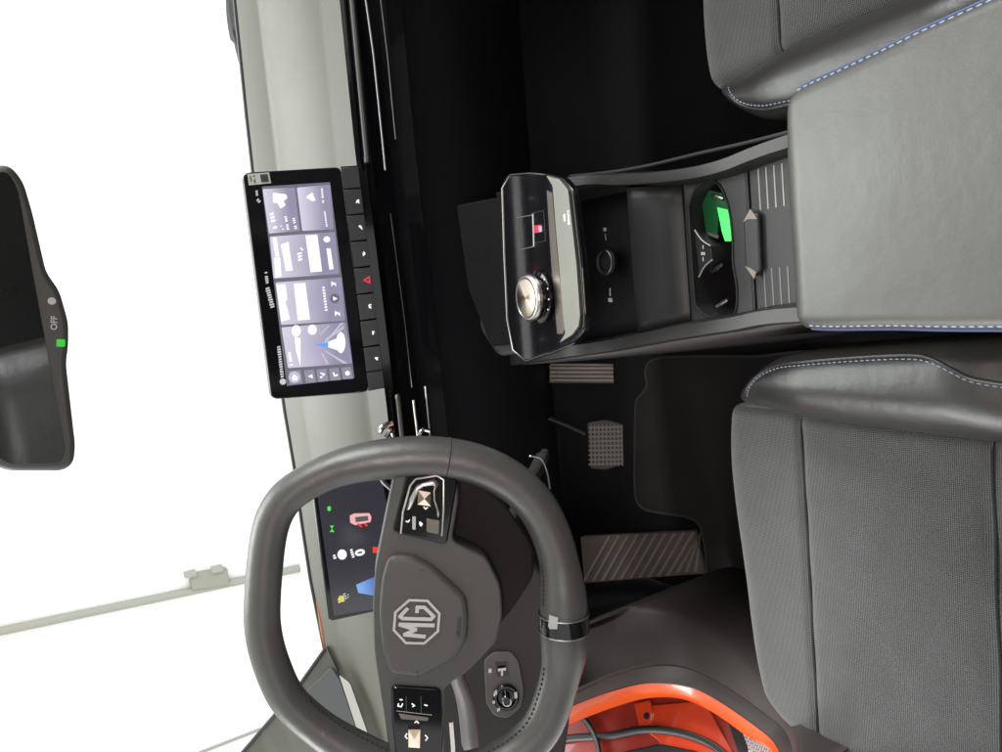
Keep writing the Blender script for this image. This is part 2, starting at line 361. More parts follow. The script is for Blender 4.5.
# ------------------------------------------------------------------ touchscreen
TS = PL(at(305, 285, 1, -.045), (0, -math.cos(R(6)), math.sin(R(6))))
ts = thing('touchscreen', 'wide black touchscreen standing on the dash with lit tiles', 'touchscreen', TS.W(0, -.1, -.02))
HQ = [(271.5, 399.5), (242.5, 172.5), (341, 166.6), (369, 392)]
hq = TS.uvs(HQ)
obj('housing', prism_bm(TS, rnd(hq, .010, 6), -.016, 0), M['piano'], ts, bevel=.002, seg=3)
obj('back_case', prism_bm(TS, rnd([(u*.9, v*.85) for u, v in hq], .02), -.045, -.0165), M['dark'], ts, bevel=.008)
dq = TS.uvs([(287, 386), (262, 186.5), (330, 182), (354.5, 378)], .001)
dsp = obj('display', prism_bm(TS, dq, .0002, .001), glow('screen_border', (.30, .28, .36), .55), ts, smooth=0)
def Z7(x, y): return (240+x/5.785, 270+y/5.785)
def Z8(x, y): return (240+x/6.54, 165+y/6.54)
def Z1(x, y): return (230+x/2.894, 150+y/2.894)
E_ = {}
def em(key, col, st):
    if key not in E_: E_[key] = glow('screen_'+key, col, st)
    return E_[key]
def gradglow(name, c1, c2, pl, size, ang, st=1.0):
    m = glow(name, c1, st); nt = m.node_tree; N = nt.nodes; L = nt.links
    tc = N.new('ShaderNodeTexCoord'); t2 = N.new('ShaderNodeTexNoise'); t2.inputs['Scale'].default_value = 14; t2.inputs['Detail'].default_value = 1
    sp = N.new('ShaderNodeSeparateXYZ'); L.new(tc.outputs['Generated'], sp.inputs[0])
    ad = N.new('ShaderNodeMath'); ad.operation = 'MULTIPLY_ADD'; ad.inputs[1].default_value = .5; L.new(t2.outputs['Fac'], ad.inputs[0]); L.new(tc.outputs['Object'], t2.inputs['Vector']); L.new(sp.outputs['Z'], ad.inputs[2])
    mx = N.new('ShaderNodeMix'); mx.data_type = 'RGBA'; mx.inputs[6].default_value = (*c1, 1); mx.inputs[7].default_value = (*c2, 1)
    m2 = N.new('ShaderNodeMath'); m2.operation = 'SUBTRACT'; m2.inputs[1].default_value = ang; m2.use_clamp = True; L.new(ad.outputs[0], m2.inputs[0])
    L.new(m2.outputs[0], mx.inputs[0]); L.new(mx.outputs[2], N['Principled BSDF'].inputs['Emission Color']); return m
lav = (.44, .41, .56)
tileM = gradglow('screen_tile', (.36, .33, .48), (.95, .9, 1.05), TS, .1, .45, .85)
whiteM = em('white', (1, 1, 1.02), 1.05); midM = em('mid', (.62, .6, .74), .9); darkM = em('dark', (.26, .24, .33), .6); icM = em('icon', (.42, .40, .52), .7)
def flat(name, pts, m, par, pl=TS, w=.0012, th=.0003, r=0, px=True):
    q = pl.uvs(pts, w) if px else pts
    if r: q = rnd(q, r, 4)
    return obj(name, prism_bm(pl, q, w-th, w), m, par, smooth=0)
tiles = [[Z8(148, 156), Z8(358, 147), Z8(392, 430), Z8(190, 448)], [Z8(372, 147), Z8(590, 127), Z8(613, 420), Z8(408, 430)],
         [Z8(195, 468), Z8(620, 437), Z8(650, 712), Z8(220, 742)], [Z7(205, 72), Z7(588, 42), Z7(608, 293), Z7(238, 318)], [Z7(240, 332), Z7(610, 302), Z7(650, 540), Z7(278, 568)]]
for q in tiles: flat('app_tile', q, tileM, dsp, w=.0016, r=.002)
def many(name, polys, m, par, pl=TS, w=.0021, th=.0002, r=.0008):
    if name in ('symbol', 'switch_mark', 'port_mark') and len(polys) > 1:
        for q in polys: many(name, [q], m, par, pl, w, th, r)
        return
    bm = bmesh.new()
    for k, q in enumerate(polys):
        u = pl.uvs(q, w); u = rnd(u, r, 3) if r else u
        prism_bm(pl, u, w-th, w+k*.00001, bm)
    return obj(name, bm, m, par, smooth=0)
def c8(x, y, rx, ry=None): return [Z8(x+rx*math.cos(i*math.pi/8), y+(ry or rx)*math.sin(i*math.pi/8)) for i in range(16)]
def c7(x, y, rx, ry=None): return [Z7(x+rx*math.cos(i*math.pi/8), y+(ry or rx)*math.sin(i*math.pi/8)) for i in range(16)]
def scrib(Z, x0, y0, x1, y1, wd, n):          # unreadable small print: irregular little blocks along a line
    out = []
    dx, dy = (x1-x0)/n, (y1-y0)/n; L_ = math.hypot(dx, dy); nx, ny = -dy/L_*wd/2, dx/L_*wd/2
    for i in range(n):
        if random.random() < .14: continue
        f = random.uniform(.55, 1); a_ = (x0+dx*(i+.1), y0+dy*(i+.1)); b_ = (x0+dx*(i+.78), y0+dy*(i+.78))
        out.append([Z(a_[0]-nx, a_[1]-ny), Z(b_[0]-nx*f, b_[1]-ny*f), Z(b_[0]+nx, b_[1]+ny), Z(a_[0]+nx*f, a_[1]+ny*f)])
    return out
wp = []
wp += [[Z8(215, 180), Z8(300, 190), Z8(312, 215), Z8(285, 235), Z8(300, 262), Z8(265, 285), Z8(245, 250), Z8(215, 245)]]       # cloud
wp += scrib(Z8, 205, 310, 232, 420, 34, 5)+scrib(Z8, 268, 395, 285, 425, 14, 3)+scrib(Z8, 295, 320, 315, 425, 18, 8)+scrib(Z8, 350, 345, 366, 420, 20, 6)
wp += [[Z8(430, 208), Z8(472, 178), Z8(495, 232), Z8(470, 236)]]+scrib(Z8, 535, 150, 545, 250, 14, 9)+scrib(Z8, 552, 290, 568, 405, 12, 10)
wp += [[Z8(212, 475), Z8(238, 473), Z8(258, 598), Z8(232, 600)], [Z8(222, 606), Z8(262, 603), Z8(272, 730), Z8(232, 736)]]
wp += [[Z8(265, 520), Z8(318, 500), Z8(325, 560), Z8(345, 690), Z8(300, 694), Z8(283, 600)]]
wp += scrib(Z8, 388, 570, 395, 630, 34, 3)+scrib(Z8, 415, 590, 420, 625, 34, 2)+scrib(Z8, 395, 540, 412, 558, 16, 2)
wp += [[Z8(428, 460), Z8(505, 455), Z8(537, 695), Z8(462, 702)], c8(568, 486, 22, 20), [Z8(565, 545), Z8(592, 545), Z8(612, 680), Z8(585, 685)]]
wp += [[Z7(212, 85), Z7(262, 82), Z7(275, 170), Z7(262, 180), Z7(290, 285), Z7(240, 300)], [Z7(310, 78), Z7(378, 74), Z7(405, 286), Z7(335, 292)]]
wp += scrib(Z7, 482, 95, 500, 240, 16, 9)+[[Z7(527, 65), Z7(553, 78), Z7(553, 65), Z7(556, 95), Z7(541, 80), Z7(530, 96)], [Z7(548, 236), Z7(577, 250), Z7(577, 236), Z7(580, 268), Z7(563, 252), Z7(551, 268)]]
wp += [c7(325, 352, 27, 34), c7(418, 345, 26, 30), [Z7(315, 385), Z7(350, 395), Z7(350, 560), Z7(325, 470)]]
wp += scrib(Z7, 285, 475, 298, 555, 20, 7)
many('icon', wp, whiteM, dsp)
# the car picture tile: road rays, pale car shape, blue beam
many('icon', [[Z7(480, 425), Z7(585, 305), Z7(600, 305), Z7(490, 430)], [Z7(460, 370), Z7(510, 322), Z7(520, 322), Z7(463, 378)], [Z7(490, 470), Z7(595, 540), Z7(625, 540), Z7(500, 468)], [Z7(470, 480), Z7(500, 545), Z7(515, 545), Z7(478, 478)], [Z7(492, 400), Z7(590, 330), Z7(600, 318), Z7(600, 340), Z7(495, 412)]], midM, dsp, w=.0019, r=0)
many('icon', [c7(583, 420, 27, 62), [Z7(500, 420), Z7(560, 395), Z7(565, 465), Z7(500, 443)]], whiteM, dsp, w=.0025)
many('icon', [[Z7(432, 434), Z7(510, 418), Z7(510, 446)]], em('blue', (.10, .32, 1.0), 1.2), dsp, w=.0027, r=0)
many('icon', [c7(548, 164, 28)], darkM, dsp, w=.0024, r=0)
many('icon', [[Z7(538, 152), Z7(565, 165), Z7(540, 178)]], whiteM, dsp, w=.0027, r=0)
bars = [[Z7(282, 585), Z7(350, 578), Z7(362, 655), Z7(288, 662)], [Z7(370, 580), Z7(427, 576), Z7(440, 648), Z7(383, 654)], [Z7(442, 576), Z7(500, 571), Z7(512, 642), Z7(453, 647)], [Z7(513, 571), Z7(570, 566), Z7(583, 636), Z7(525, 640)], [Z7(585, 565), Z7(640, 560), Z7(655, 628), Z7(598, 633)]]
many('icon', bars, icM, dsp, w=.0016)
many('icon', [c7(315, 620, 34)], midM, dsp, w=.0019, r=0)
many('icon', [[Z7(300, 622), Z7(312, 603), Z7(335, 622), Z7(330, 638), Z7(305, 640)], [Z7(392, 615), Z7(418, 603), Z7(422, 628)], c7(470, 620, 7), [Z7(462, 592), Z7(492, 598), Z7(492, 606), Z7(465, 600)], c7(482, 608, 6), [Z7(535, 592), Z7(545, 592), Z7(550, 608), Z7(566, 600), Z7(566, 612), Z7(545, 618)], c7(622, 597, 14)], whiteM, dsp, w=.0023, r=0)
hb = scrib(Z7, 222, 425, 245, 625, 20, 14)+[c7(248, 646, 18)]+scrib(Z7, 158, 100, 190, 220, 26, 9)+scrib(Z8, 108, 165, 114, 215, 16, 4)+scrib(Z8, 112, 222, 132, 245, 20, 2)+scrib(Z7, 150, 10, 158, 80, 18, 6)
for hb in (scrib(Z7, 222, 425, 245, 625, 20, 14)+[c7(248, 646, 18)], scrib(Z7, 158, 100, 190, 220, 26, 9)+scrib(Z7, 150, 10, 158, 80, 18, 6), scrib(Z8, 108, 165, 114, 215, 16, 4)+scrib(Z8, 112, 222, 132, 245, 20, 2)): many('status_mark', hb, em('status', (.75, .75, .8), .8), ts, w=.0008, th=.0003, r=0)
st = flat('sticker', [Z8(48, 58), Z8(190, 48), Z8(203, 118), Z8(58, 132)], M['sticker'], ts, w=.0007)
many('print', scrib(Z8, 66, 70, 76, 120, 10, 4)+scrib(Z8, 90, 66, 98, 118, 12, 4)+[[Z8(130, 62), Z8(180, 58), Z8(190, 108), Z8(140, 112)]], M['printb'], st, w=.0012, r=0)
# key bar under the screen
bpt = [(341, 166.2), (358, 165.2), (385, 388), (368.6, 391)]
KB = PL(TS.W(0, TS.uv(355, 278)[1], .0), (0, -math.cos(R(-14)), math.sin(R(14))))
obj('key_bar', prism_bm(KB, KB.uvs(bpt), -.02, -.0015), M['piano'], ts, smooth=0)
def lerp2(a, b, t): return (a[0]+(b[0]-a[0])*t, a[1]+(b[1]-a[1])*t)
ysep = [166.5, 189, 215, 241.5, 268, 294.5, 321, 347.5, 372.5, 391]
keyM = mat('key_plastic', (.020, .021, .022), .32, spec=.5)
for i in range(9):
    t0, t1 = (ysep[i]-166)/(391-166), (ysep[i+1]-166)/(391-166)
    A, B = (341.8, 166.4), (369.0, 391); C_, D_ = (358, 165.2), (384.6, 388)
    e = .004
    q = [lerp2(A, B, t0+e), lerp2(C_, D_, t0+e), lerp2(C_, D_, t1-e), lerp2(A, B, t1-e)]
    k = obj('key', prism_bm(KB, KB.uvs(q), -.0012, .0012), keyM, ts, bevel=.0006)
    if 0 < i < 8:
        c_ = KB.uv(*lerp2(lerp2(A, C_, .72), lerp2(B, D_, .72), (t0+t1)/2), .0015)
        if i == 4:
            cu, cv = c_; obj('hazard_mark', stroke_bm(KB, [(cu-.0045, cv-.0035), (cu+.0045, cv-.0035), (cu, cv+.0045)], .0022, .001, .0016, closed=True), glow('red_key_light', (1, .03, .06), .9), k, smooth=0)
        else:
            bm = bmesh.new(); rr = random.Random(i)
            for _ in range(5):
                a_ = (c_[0]+rr.uniform(-.003, .003), c_[1]+rr.uniform(-.002, .0025)); b_ = (c_[0]+rr.uniform(-.003, .003), c_[1]+rr.uniform(-.002, .0025)); stroke_bm(KB, [a_, b_], .0013, .001, .0016, bm)
            obj('mark', bm, M['mark'], k, smooth=0)

# ------------------------------------------------------------------ instrument cluster
IC = PL((-.40, -.03, .80), (0, -math.cos(R(14)), math.sin(R(14))))
IC.P = at(355, 560, 1, -.035)
ic = thing('instrument_display', 'dark driver display with red and green symbols behind the steering wheel', 'instrument display', IC.W(0, -.05, -.02))
obj('housing', prism_bm(IC, rnd(IC.uvs([(329, 622), (309, 462), (398, 446), (412, 604)]), .006), -.014, 0), M['piano'], ic, bevel=.002)
scr = obj('display', prism_bm(IC, IC.uvs([(334, 616), (314.5, 474), (380, 468), (405, 604)], .0006), .0001, .0006), glow('cluster_glow', (.045, .042, .058), .6), ic, smooth=0)
def ZC(x, y): return (320+x/4.7, 470+y/4.7)
def cc(x, y, a_, b_): return [ZC(x+a_*math.cos(i*math.pi/9), y+b_*math.sin(i*math.pi/9)) for i in range(18)]
W1 = dict(par=scr, pl=IC, w=.0014, th=.0003)
many('symbol', [cc(43, 182, 9, 12), [ZC(46, 262), ZC(66, 262), ZC(56, 277), ZC(68, 292), ZC(46, 292), ZC(56, 277)]], glow('green_tell_tale', (.08, .9, .08), .9), r=0, **W1)
many('symbol', [[ZC(140, 215), ZC(160, 205), ZC(232, 203), ZC(242, 222), ZC(238, 245), ZC(165, 260), ZC(142, 248)]], glow('pale_red_outline', (1, .5, .5), .9), r=.001, **W1)
many('symbol', [[ZC(165, 222), ZC(225, 216), ZC(228, 238), ZC(168, 246)]], glow('grey_bar', (.12, .12, .14), .8), par=scr, pl=IC, w=.0018, th=.0003, r=0)
many('symbol', [[ZC(172, 254), ZC(185, 250), ZC(200, 268), ZC(190, 270)], [ZC(203, 250), ZC(213, 248), ZC(226, 262), ZC(216, 266)], [ZC(248, 362), ZC(272, 362), ZC(272, 390), ZC(248, 390)]], glow('red_mark', (1, .05, .02), .9), r=0, **W1)
many('symbol', [cc(104, 398, 22, 24)]+scrib(ZC, 62, 388, 72, 420, 14, 3)+scrib(ZC, 146, 372, 158, 414, 14, 4)+[cc(332, 158, 11, 12)], whiteM, r=0, **W1)
zc = IC.uv(*ZC(190, 388), .0012)
obj('digit', text_bm(IC, '0', zc[0], zc[1], .019, .0012, bold=.0008, sx=1.0), whiteM, scr, smooth=0)
many('symbol', [[ZC(170, 540), ZC(275, 495), ZC(300, 600), ZC(180, 578)]], gradglow('blue_road', (.03, .12, .5), (.25, .5, .95), IC, .1, .3, .9), r=0, **W1)
many('symbol', [[ZC(82, 612), ZC(92, 592), ZC(112, 592), ZC(116, 618), ZC(100, 622)], cc(90, 622, 5, 5)], glow('yellow_tell_tale', (.85, .8, .1), .8), r=0, **W1)
many('symbol', scrib(ZC, 112, 580, 124, 610, 16, 3)+scrib(ZC, 132, 582, 134, 605, 6, 2), M['dim'], r=0, **W1)

# ------------------------------------------------------------------ steering wheel
tl = R(25); E0 = at(415, 623, 1, -.45); nrm = V((0, -math.cos(tl), math.sin(tl)))
uu = V((1, 0, 0)); vv = nrm.cross(uu); ph = R(-10)
SW = PL(E0-nrm*.018+uu*.002, nrm, uu*math.cos(ph)+vv*math.sin(ph))
wheel = thing('steering_wheel', 'grey black leather steering wheel with octagonal badge and gloss black switch pads', 'steering wheel', SW.P)
RO = [(244, 600), (250, 535), (264, 497), (290, 472), (330, 452), (375, 440), (430, 436), (480, 444), (520, 463), (550, 491), (570, 528), (580, 570), (583, 620), (582, 660), (573, 700), (557, 737), (528, 766), (488, 787), (440, 795), (390, 789), (345, 768), (308, 742), (275, 712), (257, 678), (246, 640)]
ro = [V(p) for p in SW.uvs(RO)]
RI = 0.0178
def rim_r(p):
    a_ = abs(math.atan2(p.x, -p.y)); return RI+.0030*(1-smooth01((a_-1.75)/.5))+.0045*math.exp(-((a_)/.30)**4)
def smooth01(a): a = max(0, min(1, a)); return a*a*(3-2*a)
ctr = []
for i in range(len(ro)):
    a_, b_ = ro[i-1], ro[(i+1) % len(ro)]; t_ = (b_-a_).normalized(); nn = V((t_.y, -t_.x))
    if nn.dot(ro[i]) > 0: nn = -nn
    ctr.append(ro[i]+nn*(RI+.0030*(1-smooth01((abs(math.atan2(ro[i].x, -ro[i].y))-1.75)/.5))))
pc = cr([(p.x, p.y, 0) for p in ctr], 5, True)
path = [SW.W(p.x, p.y, 0) for p in pc]
rad = []
for p in pc:
    a_ = math.atan2(p.x, -p.y)             # 0 at the bottom
    k = math.exp(-((a_-.05)/.30)**4); k2 = math.exp(-((abs(a_)-1.75)/.28)**2)
    rad.append(rim_r(p))
obj('rim', tube_bm(path, rad, 20, True, up=SW.n, flat=1.12), M['wheell'], wheel, smooth=70)
# seams across the rim, stitching on its inner side
def near_path(px, py):
    u = V(SW.uv(px, py)); return min(range(len(pc)), key=lambda i: (V((pc[i].x, pc[i].y))-u).length)
for (a_, b_) in ((447, 452),):
    for sgn in (1, -1):
        i = near_path(a_, b_); i = i if sgn == 1 else (i+len(pc)//2) % len(pc)
        p = path[i]; t_ = (path[(i+1) % len(path)]-path[i-1]).normalized(); s_ = t_.cross(SW.n)
        obj('seam', tube_bm([p+(SW.n*1.12*math.cos(k*math.pi/12)+s_*math.sin(k*math.pi/12))*(rad[i]+.0001) for k in range(24)], .0006, 6, True), M['dthread'], wheel)
for idx in (range(near_path(548, 560), near_path(536, 605)+1),):
    pth = []
    for i in idx:
        t_ = (path[(i+1) % len(path)]-path[i-1]).normalized(); s_ = SW.n.cross(t_)
        cdir = (SW.W(0, 0)-path[i]); s_ = s_ if s_.dot(cdir) > 0 else -s_
        pth.append(path[i]+(s_*.93+SW.n*.45)*(rad[i]+.0004))
    if len(pth) > 2: obj('stitching', stitches_bm(pth, .003, .002, .0006), M['dthread'], wheel)
n0 = len(pc)
pth = []
for k in range(near_path(566, 650)+2, near_path(290, 700)):
    i = k % n0; t_ = (path[(i+1) % n0]-path[i-1]).normalized(); s_ = SW.n.cross(t_); cdir = SW.W(0, 0)-path[i]; s_ = s_ if s_.dot(cdir) > 0 else -s_
    pth.append(path[i]+(s_*.95+SW.n*.35)*(rad[i]+.0004))
obj('stitching', stitches_bm(pth, .0035, .002, .0008), M['dthread'], wheel)
# lower clip on the rim
bi = near_path(560, 621)
obj('lower_clip', tube_bm([path[(bi+k) % n0] for k in (-1, 0, 1)], [max(rad[bi-1], rad[bi])+.0012]*3, 20, up=SW.n, flat=1.10), M['piano'], wheel)
for k in (-1, 1):
    i = (bi+k) % n0; p = path[i]; t_ = (path[(i+1) % n0]-path[i-1]).normalized(); s_ = t_.cross(SW.n)
    obj('clip_edge', tube_bm([p+(SW.n*1.10*math.cos(j*math.pi/12)+s_*math.sin(j*math.pi/12))*(max(rad[bi-1], rad[bi])+.0014) for j in range(24)], .0007, 6, True), M['silver'], wheel)
cb = SW.uv(553, 622, .022)
obj('clip_mark', prism_bm(SW, [(cb[0]-.006, cb[1]-.004), (cb[0]+.006, cb[1]-.004), (cb[0]+.006, cb[1]+.004), (cb[0]-.006, cb[1]+.004)], .019, .0262), M['dim'], wheel)
# hub
w1 = .010
hubp = [(397, 464), (388, 505), (381, 540), (375, 570), (373, 605), (374, 650), (380, 690), (385, 720), (390, 760), (440, 768), (444, 735), (443, 689), (468, 672), (497, 642), (503, 615), (501, 586), (487, 558), (452, 541), (459, 500), (458, 482), (446, 467)]
hu = SW.uvs(hubp, w1)
obj('hub', prism_bm(SW, rnd(hu, .008, 4), -.024, w1), M['hub'], wheel, bevel=.009, seg=4)
bk = [(446, 476), (440, 560), (452, 590), (490, 640), (520, 600), (535, 575), (533, 545), (505, 505), (478, 482)]
obj('back_cover', prism_bm(SW, rnd(SW.uvs(bk, -.03), .01, 4), -.06, -.03), M['shroud'], wheel, bevel=.008, seg=3)
w2 = .020
cov = [(389, 556), (412, 556), (432, 566), (467, 598), (469, 620), (468, 641), (456, 660), (420, 679), (389, 676), (382, 650), (379, 612), (382, 578)]
cu_ = SW.uvs(cov, w2)
cover = obj('airbag_cover', prism_bm(SW, rnd(cu_, .007, 4), .004, w2), M['hub'], wheel, bevel=.006, seg=4)
def ZE(x, y): return (370+x/5.37, 560+y/5.37)
w3 = w2+.0006
octp = [ZE(*p) for p in ((213, 203), (292, 213), (365, 283), (370, 375), (298, 472), (205, 460), (130, 375), (130, 270))]
ou = SW.uvs(octp, w3); cx_ = sum(p[0] for p in ou)/8; cy_ = sum(p[1] for p in ou)/8
rad8 = sum(math.hypot(p[0]-cx_, p[1]-cy_) for p in ou)/8
a0 = math.atan2(ou[0][1]-cy_, ou[0][0]-cx_)
a0 = math.pi/8
octr = [(cx_+rad8*math.cos(a0+i*math.pi/4), cy_+rad8*math.sin(a0+i*math.pi/4)) for i in range(8)]
emb = obj('emblem', stroke_bm(SW, [(cx_+(x-cx_)*.95, cy_+(y-cy_)*.95) for x, y in octr], .0024, w2-.0005, w2+.0014, closed=True), M['emblem'], cover, smooth=0)
def EL(pts): return [(cx_+a_*rad8, cy_+b_*rad8) for a_, b_ in pts]
bm = stroke_bm(SW, EL([(-.60, -.36), (-.54, .44), (-.32, .02), (-.13, .66), (-.13, -.68)]), .0040, w2-.0005, w2+.0012)
stroke_bm(SW, EL([(.52, .42), (.20, .68), (.12, .56), (.12, -.56), (.24, -.66), (.60, -.26), (.60, .02), (.40, .02)]), .0036, w2-.0005, w2+.0012, bm)
obj('letters', bm, M['emblem'], emb, smooth=0)
ab = SW.uv(*ZE(478, 365), w2)
obj('airbag_lettering', text_bm(SW, 'AIRBAG', ab[0], ab[1], .0062, w2+.0002, bold=.0001), M['printb'], cover, smooth=0)
for p in (ZE(275, 55), ZE(255, 605)):
    q = SW.uv(*p, w2); obj('cover_dimple', prism_bm(SW, disc(q[0], q[1], .0013, 12), w2-.0003, w2+.0003), M['printb'], cover, smooth=0)
# switch pads
def pad_panel(outl, loop, keys, tog, marks):
    w = w1+.003
    p_ = obj('switch_pad', prism_bm(SW, rnd(SW.uvs(outl, w), .006, 4), -.004, w), M['piano'], wheel, bevel=.0025, seg=3)
    if loop: obj('switch_frame', tube_bm([SW.W(*SW.uv(a_, b_, w), w+.0005) for a_, b_ in loop], .0011, 8), M['silver'], p_)
    for k in keys: obj('switch', prism_bm(SW, rnd(SW.uvs(k, w+.002), .001, 2), w, w+.002), M['bronze'], p_, bevel=.0005)
    q = SW.uvs(tog, w+.005); cx = sum(a_ for a_, b_ in q)/4; cy = sum(b_ for a_, b_ in q)/4
    bm = bmesh.new(); tp = bm.verts.new(SW.W(cx, cy, w+.0062)); vs_ = [bm.verts.new(SW.W(a_, b_, w+.004)) for a_, b_ in q]; bs = [bm.verts.new(SW.W(a_, b_, w-.001)) for a_, b_ in q]
    for i in range(4): j = (i+1) % 4; bm.faces.new((vs_[i], vs_[j], tp)); bm.faces.new((bs[i], bs[j], vs_[j], vs_[i]))
    bmesh.ops.recalc_face_normals(bm, faces=bm.faces)
    obj('toggle', bm, mat('toggle_metal', (.75, .62, .5), .2, 1), p_, smooth=0)
    bm = bmesh.new()
    for m_ in marks: stroke_bm(SW, [SW.uv(a_, b_, w+.0006) for a_, b_ in m_], .0011, w, w+.0004, bm)
    obj('switch_mark', bm, M['mark'], p_, smooth=0)
    return p_, w
def ZR(x, y): return (385+x/7.52, 455+y/7.52)
rp, wq = pad_panel([(406, 476), (413, 470), (440, 466), (450, 473), (458, 481), (447, 546), (420, 539), (392, 533)],
    [ZR(*p) for p in ((120, 590), (135, 430), (190, 230), (230, 180), (390, 155), (440, 185), (440, 400), (428, 608))],
    [[ZR(312, 478), ZR(412, 490), ZR(405, 600), ZR(312, 580)]], [ZR(250, 268), ZR(345, 285), ZR(345, 388), ZR(245, 375)],
    [[ZR(158, 500), ZR(175, 505), ZR(185, 490)], [ZR(262, 505), ZR(280, 520), ZR(270, 535), ZR(260, 515)], [ZR(360, 530), ZR(380, 540), ZR(365, 552)], [ZR(292, 392), ZR(305, 408), ZR(320, 396)]])
for k in ([ZR(205, 460), ZR(232, 462), ZR(230, 562), ZR(205, 558)],): obj('switch', prism_bm(SW, rnd(SW.uvs(k, wq), .001), wq, wq+.001), M['dim'], rp, smooth=0)
ring = [ZR(*p) for p in ((160, 415), (180, 320), (235, 225), (290, 205), (370, 175), (405, 215), (380, 260), (385, 340), (412, 420), (405, 465))]
obj('switch_frame', loft_bm([[SW.W(*SW.uv(a_, b_, wq), wq+.0004) for a_, b_ in ring], [SW.W(*SW.uv(*ZR(*p), wq), wq+.0022) for p in ((188, 405), (225, 330), (252, 262), (290, 235), (355, 225), (372, 232), (362, 270), (365, 340), (390, 410), (395, 465))]]), M['silver'], rp, smooth=60, solid=.0003)
def ZL(x, y): return (370+x/5.274, 670+y/5.274)
lp, wq = pad_panel([(391, 686), (441, 689), (444, 720), (441, 768), (397, 768), (392, 720)],
    None, [[ZL(150, 232), ZL(310, 250), ZL(305, 272), ZL(165, 262)]], [ZL(203, 318), ZL(265, 318), ZL(263, 416), ZL(203, 412)],
    [[ZL(150, 180), ZL(148, 192), ZL(165, 196), ZL(172, 180)], [ZL(158, 158), ZL(170, 160)], [ZL(222, 180), ZL(235, 190), ZL(225, 195)], [ZL(288, 186), ZL(302, 190)], [ZL(195, 338), ZL(186, 352), ZL(196, 364)], [ZL(292, 346), ZL(304, 360), ZL(294, 374)], [ZL(236, 280), ZL(246, 272), ZL(256, 282)]])
obj('switch_frame', stroke_bm(SW, SW.uvs([ZL(140, 216), ZL(325, 238)], wq), .0005, wq, wq+.0003), M['silver'], lp, smooth=0)
for yy in (190, 268): obj('switch_frame', stroke_bm(SW, SW.uvs([ZL(yy, 140), ZL(yy+2, 226)], wq), .0004, wq, wq+.0002), M['bronze'], lp, smooth=0)

# steering column, stalks
sc_ = thing('steering_column', 'dark plastic column shroud behind the steering wheel', 'steering column', SW.W(0, 0, -.20))
obj('shroud', prism_bm(SW, rnd([(-.06, -.075), (.06, -.075), (.075, .0), (.05, .035), (-.05, .035), (-.075, 0)], .02), -.26, -.062), M['shroud'], sc_, bevel=.012, seg=3)
def stalk(pts, ys, r, m):
    P_ = cr([at(a_, b_, 1, y_) for (a_, b_), y_ in zip(pts, ys)], 5); n = len(P_)
    return obj('stalk', tube_bm(P_, [r*(.7+.3*min(1, i/(n*.6))) if i < n-2 else r*.6 for i in range(n)], 12, flat=.7), m, sc_)
s1_ = stalk([(495, 560), (520, 500), (536, 470), (545, 452)], [-.36, -.33, -.31, -.30], .013, M['shroud'])
obj('stalk_edge', tube_bm(cr([at(a_, b_, 1, -.33) for a_, b_ in ((530, 456), (541, 459), (547, 472), (550, 489))], 4), .0012, 8), M['silver'], s1_)
s2_ = stalk([(445, 620), (455, 670), (466, 705), (472, 765)], [-.36, -.35, -.34, -.33], .014, M['brown'])
obj('stalk_band', tube_bm([at(a_, b_, 1, -.36) for a_, b_ in ((451, 722), (453, 748), (453, 760))], .0025, 8), M['silver'], s2_)
obj('ring', tube_bm(cr([at(a_, b_, 1, -.12) for a_, b_ in ((380, 470), (382, 480), (390, 488), (397, 492), (400, 480), (396, 471))], 4), .0030, 8), M['silver'], sc_)

# lower dash by the driver: panel with light and mirror switches
KP = PL(at(510, 680, 1, -.14), (.12, -.86, .5), (1, .1, 0))
lower = thing('lower_dash_panel', 'brown black lower dash panel left of the steering column', 'dash panel', KP.W(0, -.1, -.02))
obj('panel', prism_bm(KP, rnd(KP.uvs([(455, 585), (530, 560), (566, 600), (570, 720), (560, 790), (440, 790), (440, 640)], -.002), .01), -.02, -.002), M['lowbrown'], lower, bevel=.006)
def ZM(x, y): return (360+x/2.49, 450+y/2.49)
swp = obj('switch_panel', prism_bm(KP, rnd(KP.uvs([(484, 660), (494, 652), (512, 652), (519, 662), (524, 690), (521, 708), (508, 719), (494, 716), (486, 703)], .002), .006, 5), -.002, .002), M['brown'], lower, bevel=.0015)
c_ = KP.uv(506, 697, .002)
obj('mirror_knob', lathe_bm(KP, c_[0], c_[1], [(.0205, .002), (.0205, .006), (.018, .009), (.015, .009), (.012, .005), (.007, .005), (.007, .016), (.005, .018)], 32), M['piano'], swp)
c2 = KP.uv(507, 702, .016); obj('knob_ring', tube_bm([KP.W(c2[0]+.0062*math.cos(k*math.pi/10), c2[1]+.0062*math.sin(k*math.pi/10), .0165) for k in range(20)], .0011, 8, True), M['silver'], swp)
obj('level_wheel', prism_bm(KP, rnd(KP.uvs([(495, 663), (507, 662), (509, 676), (497, 677)], .003), .001), .0015, .003), M['piano'], swp, smooth=0)
many('switch_mark', [[(488.5, 669), (491.5, 669), (491.5, 673), (488.5, 673)], [(498, 669), (506, 668), (506, 670.5), (498, 671.5)], [(501, 671), (503, 671), (503, 676), (501, 676)], [(514, 693), (517, 692), (517.5, 698), (514.5, 699)], [(494, 692), (497, 692), (497, 695), (494, 695)], [(492.5, 701), (495, 701), (495, 704), (492.5, 704)], [(497, 709), (500, 708), (500, 711), (497, 712)]], M['dim'], swp, KP, .0098, .0003, 0)

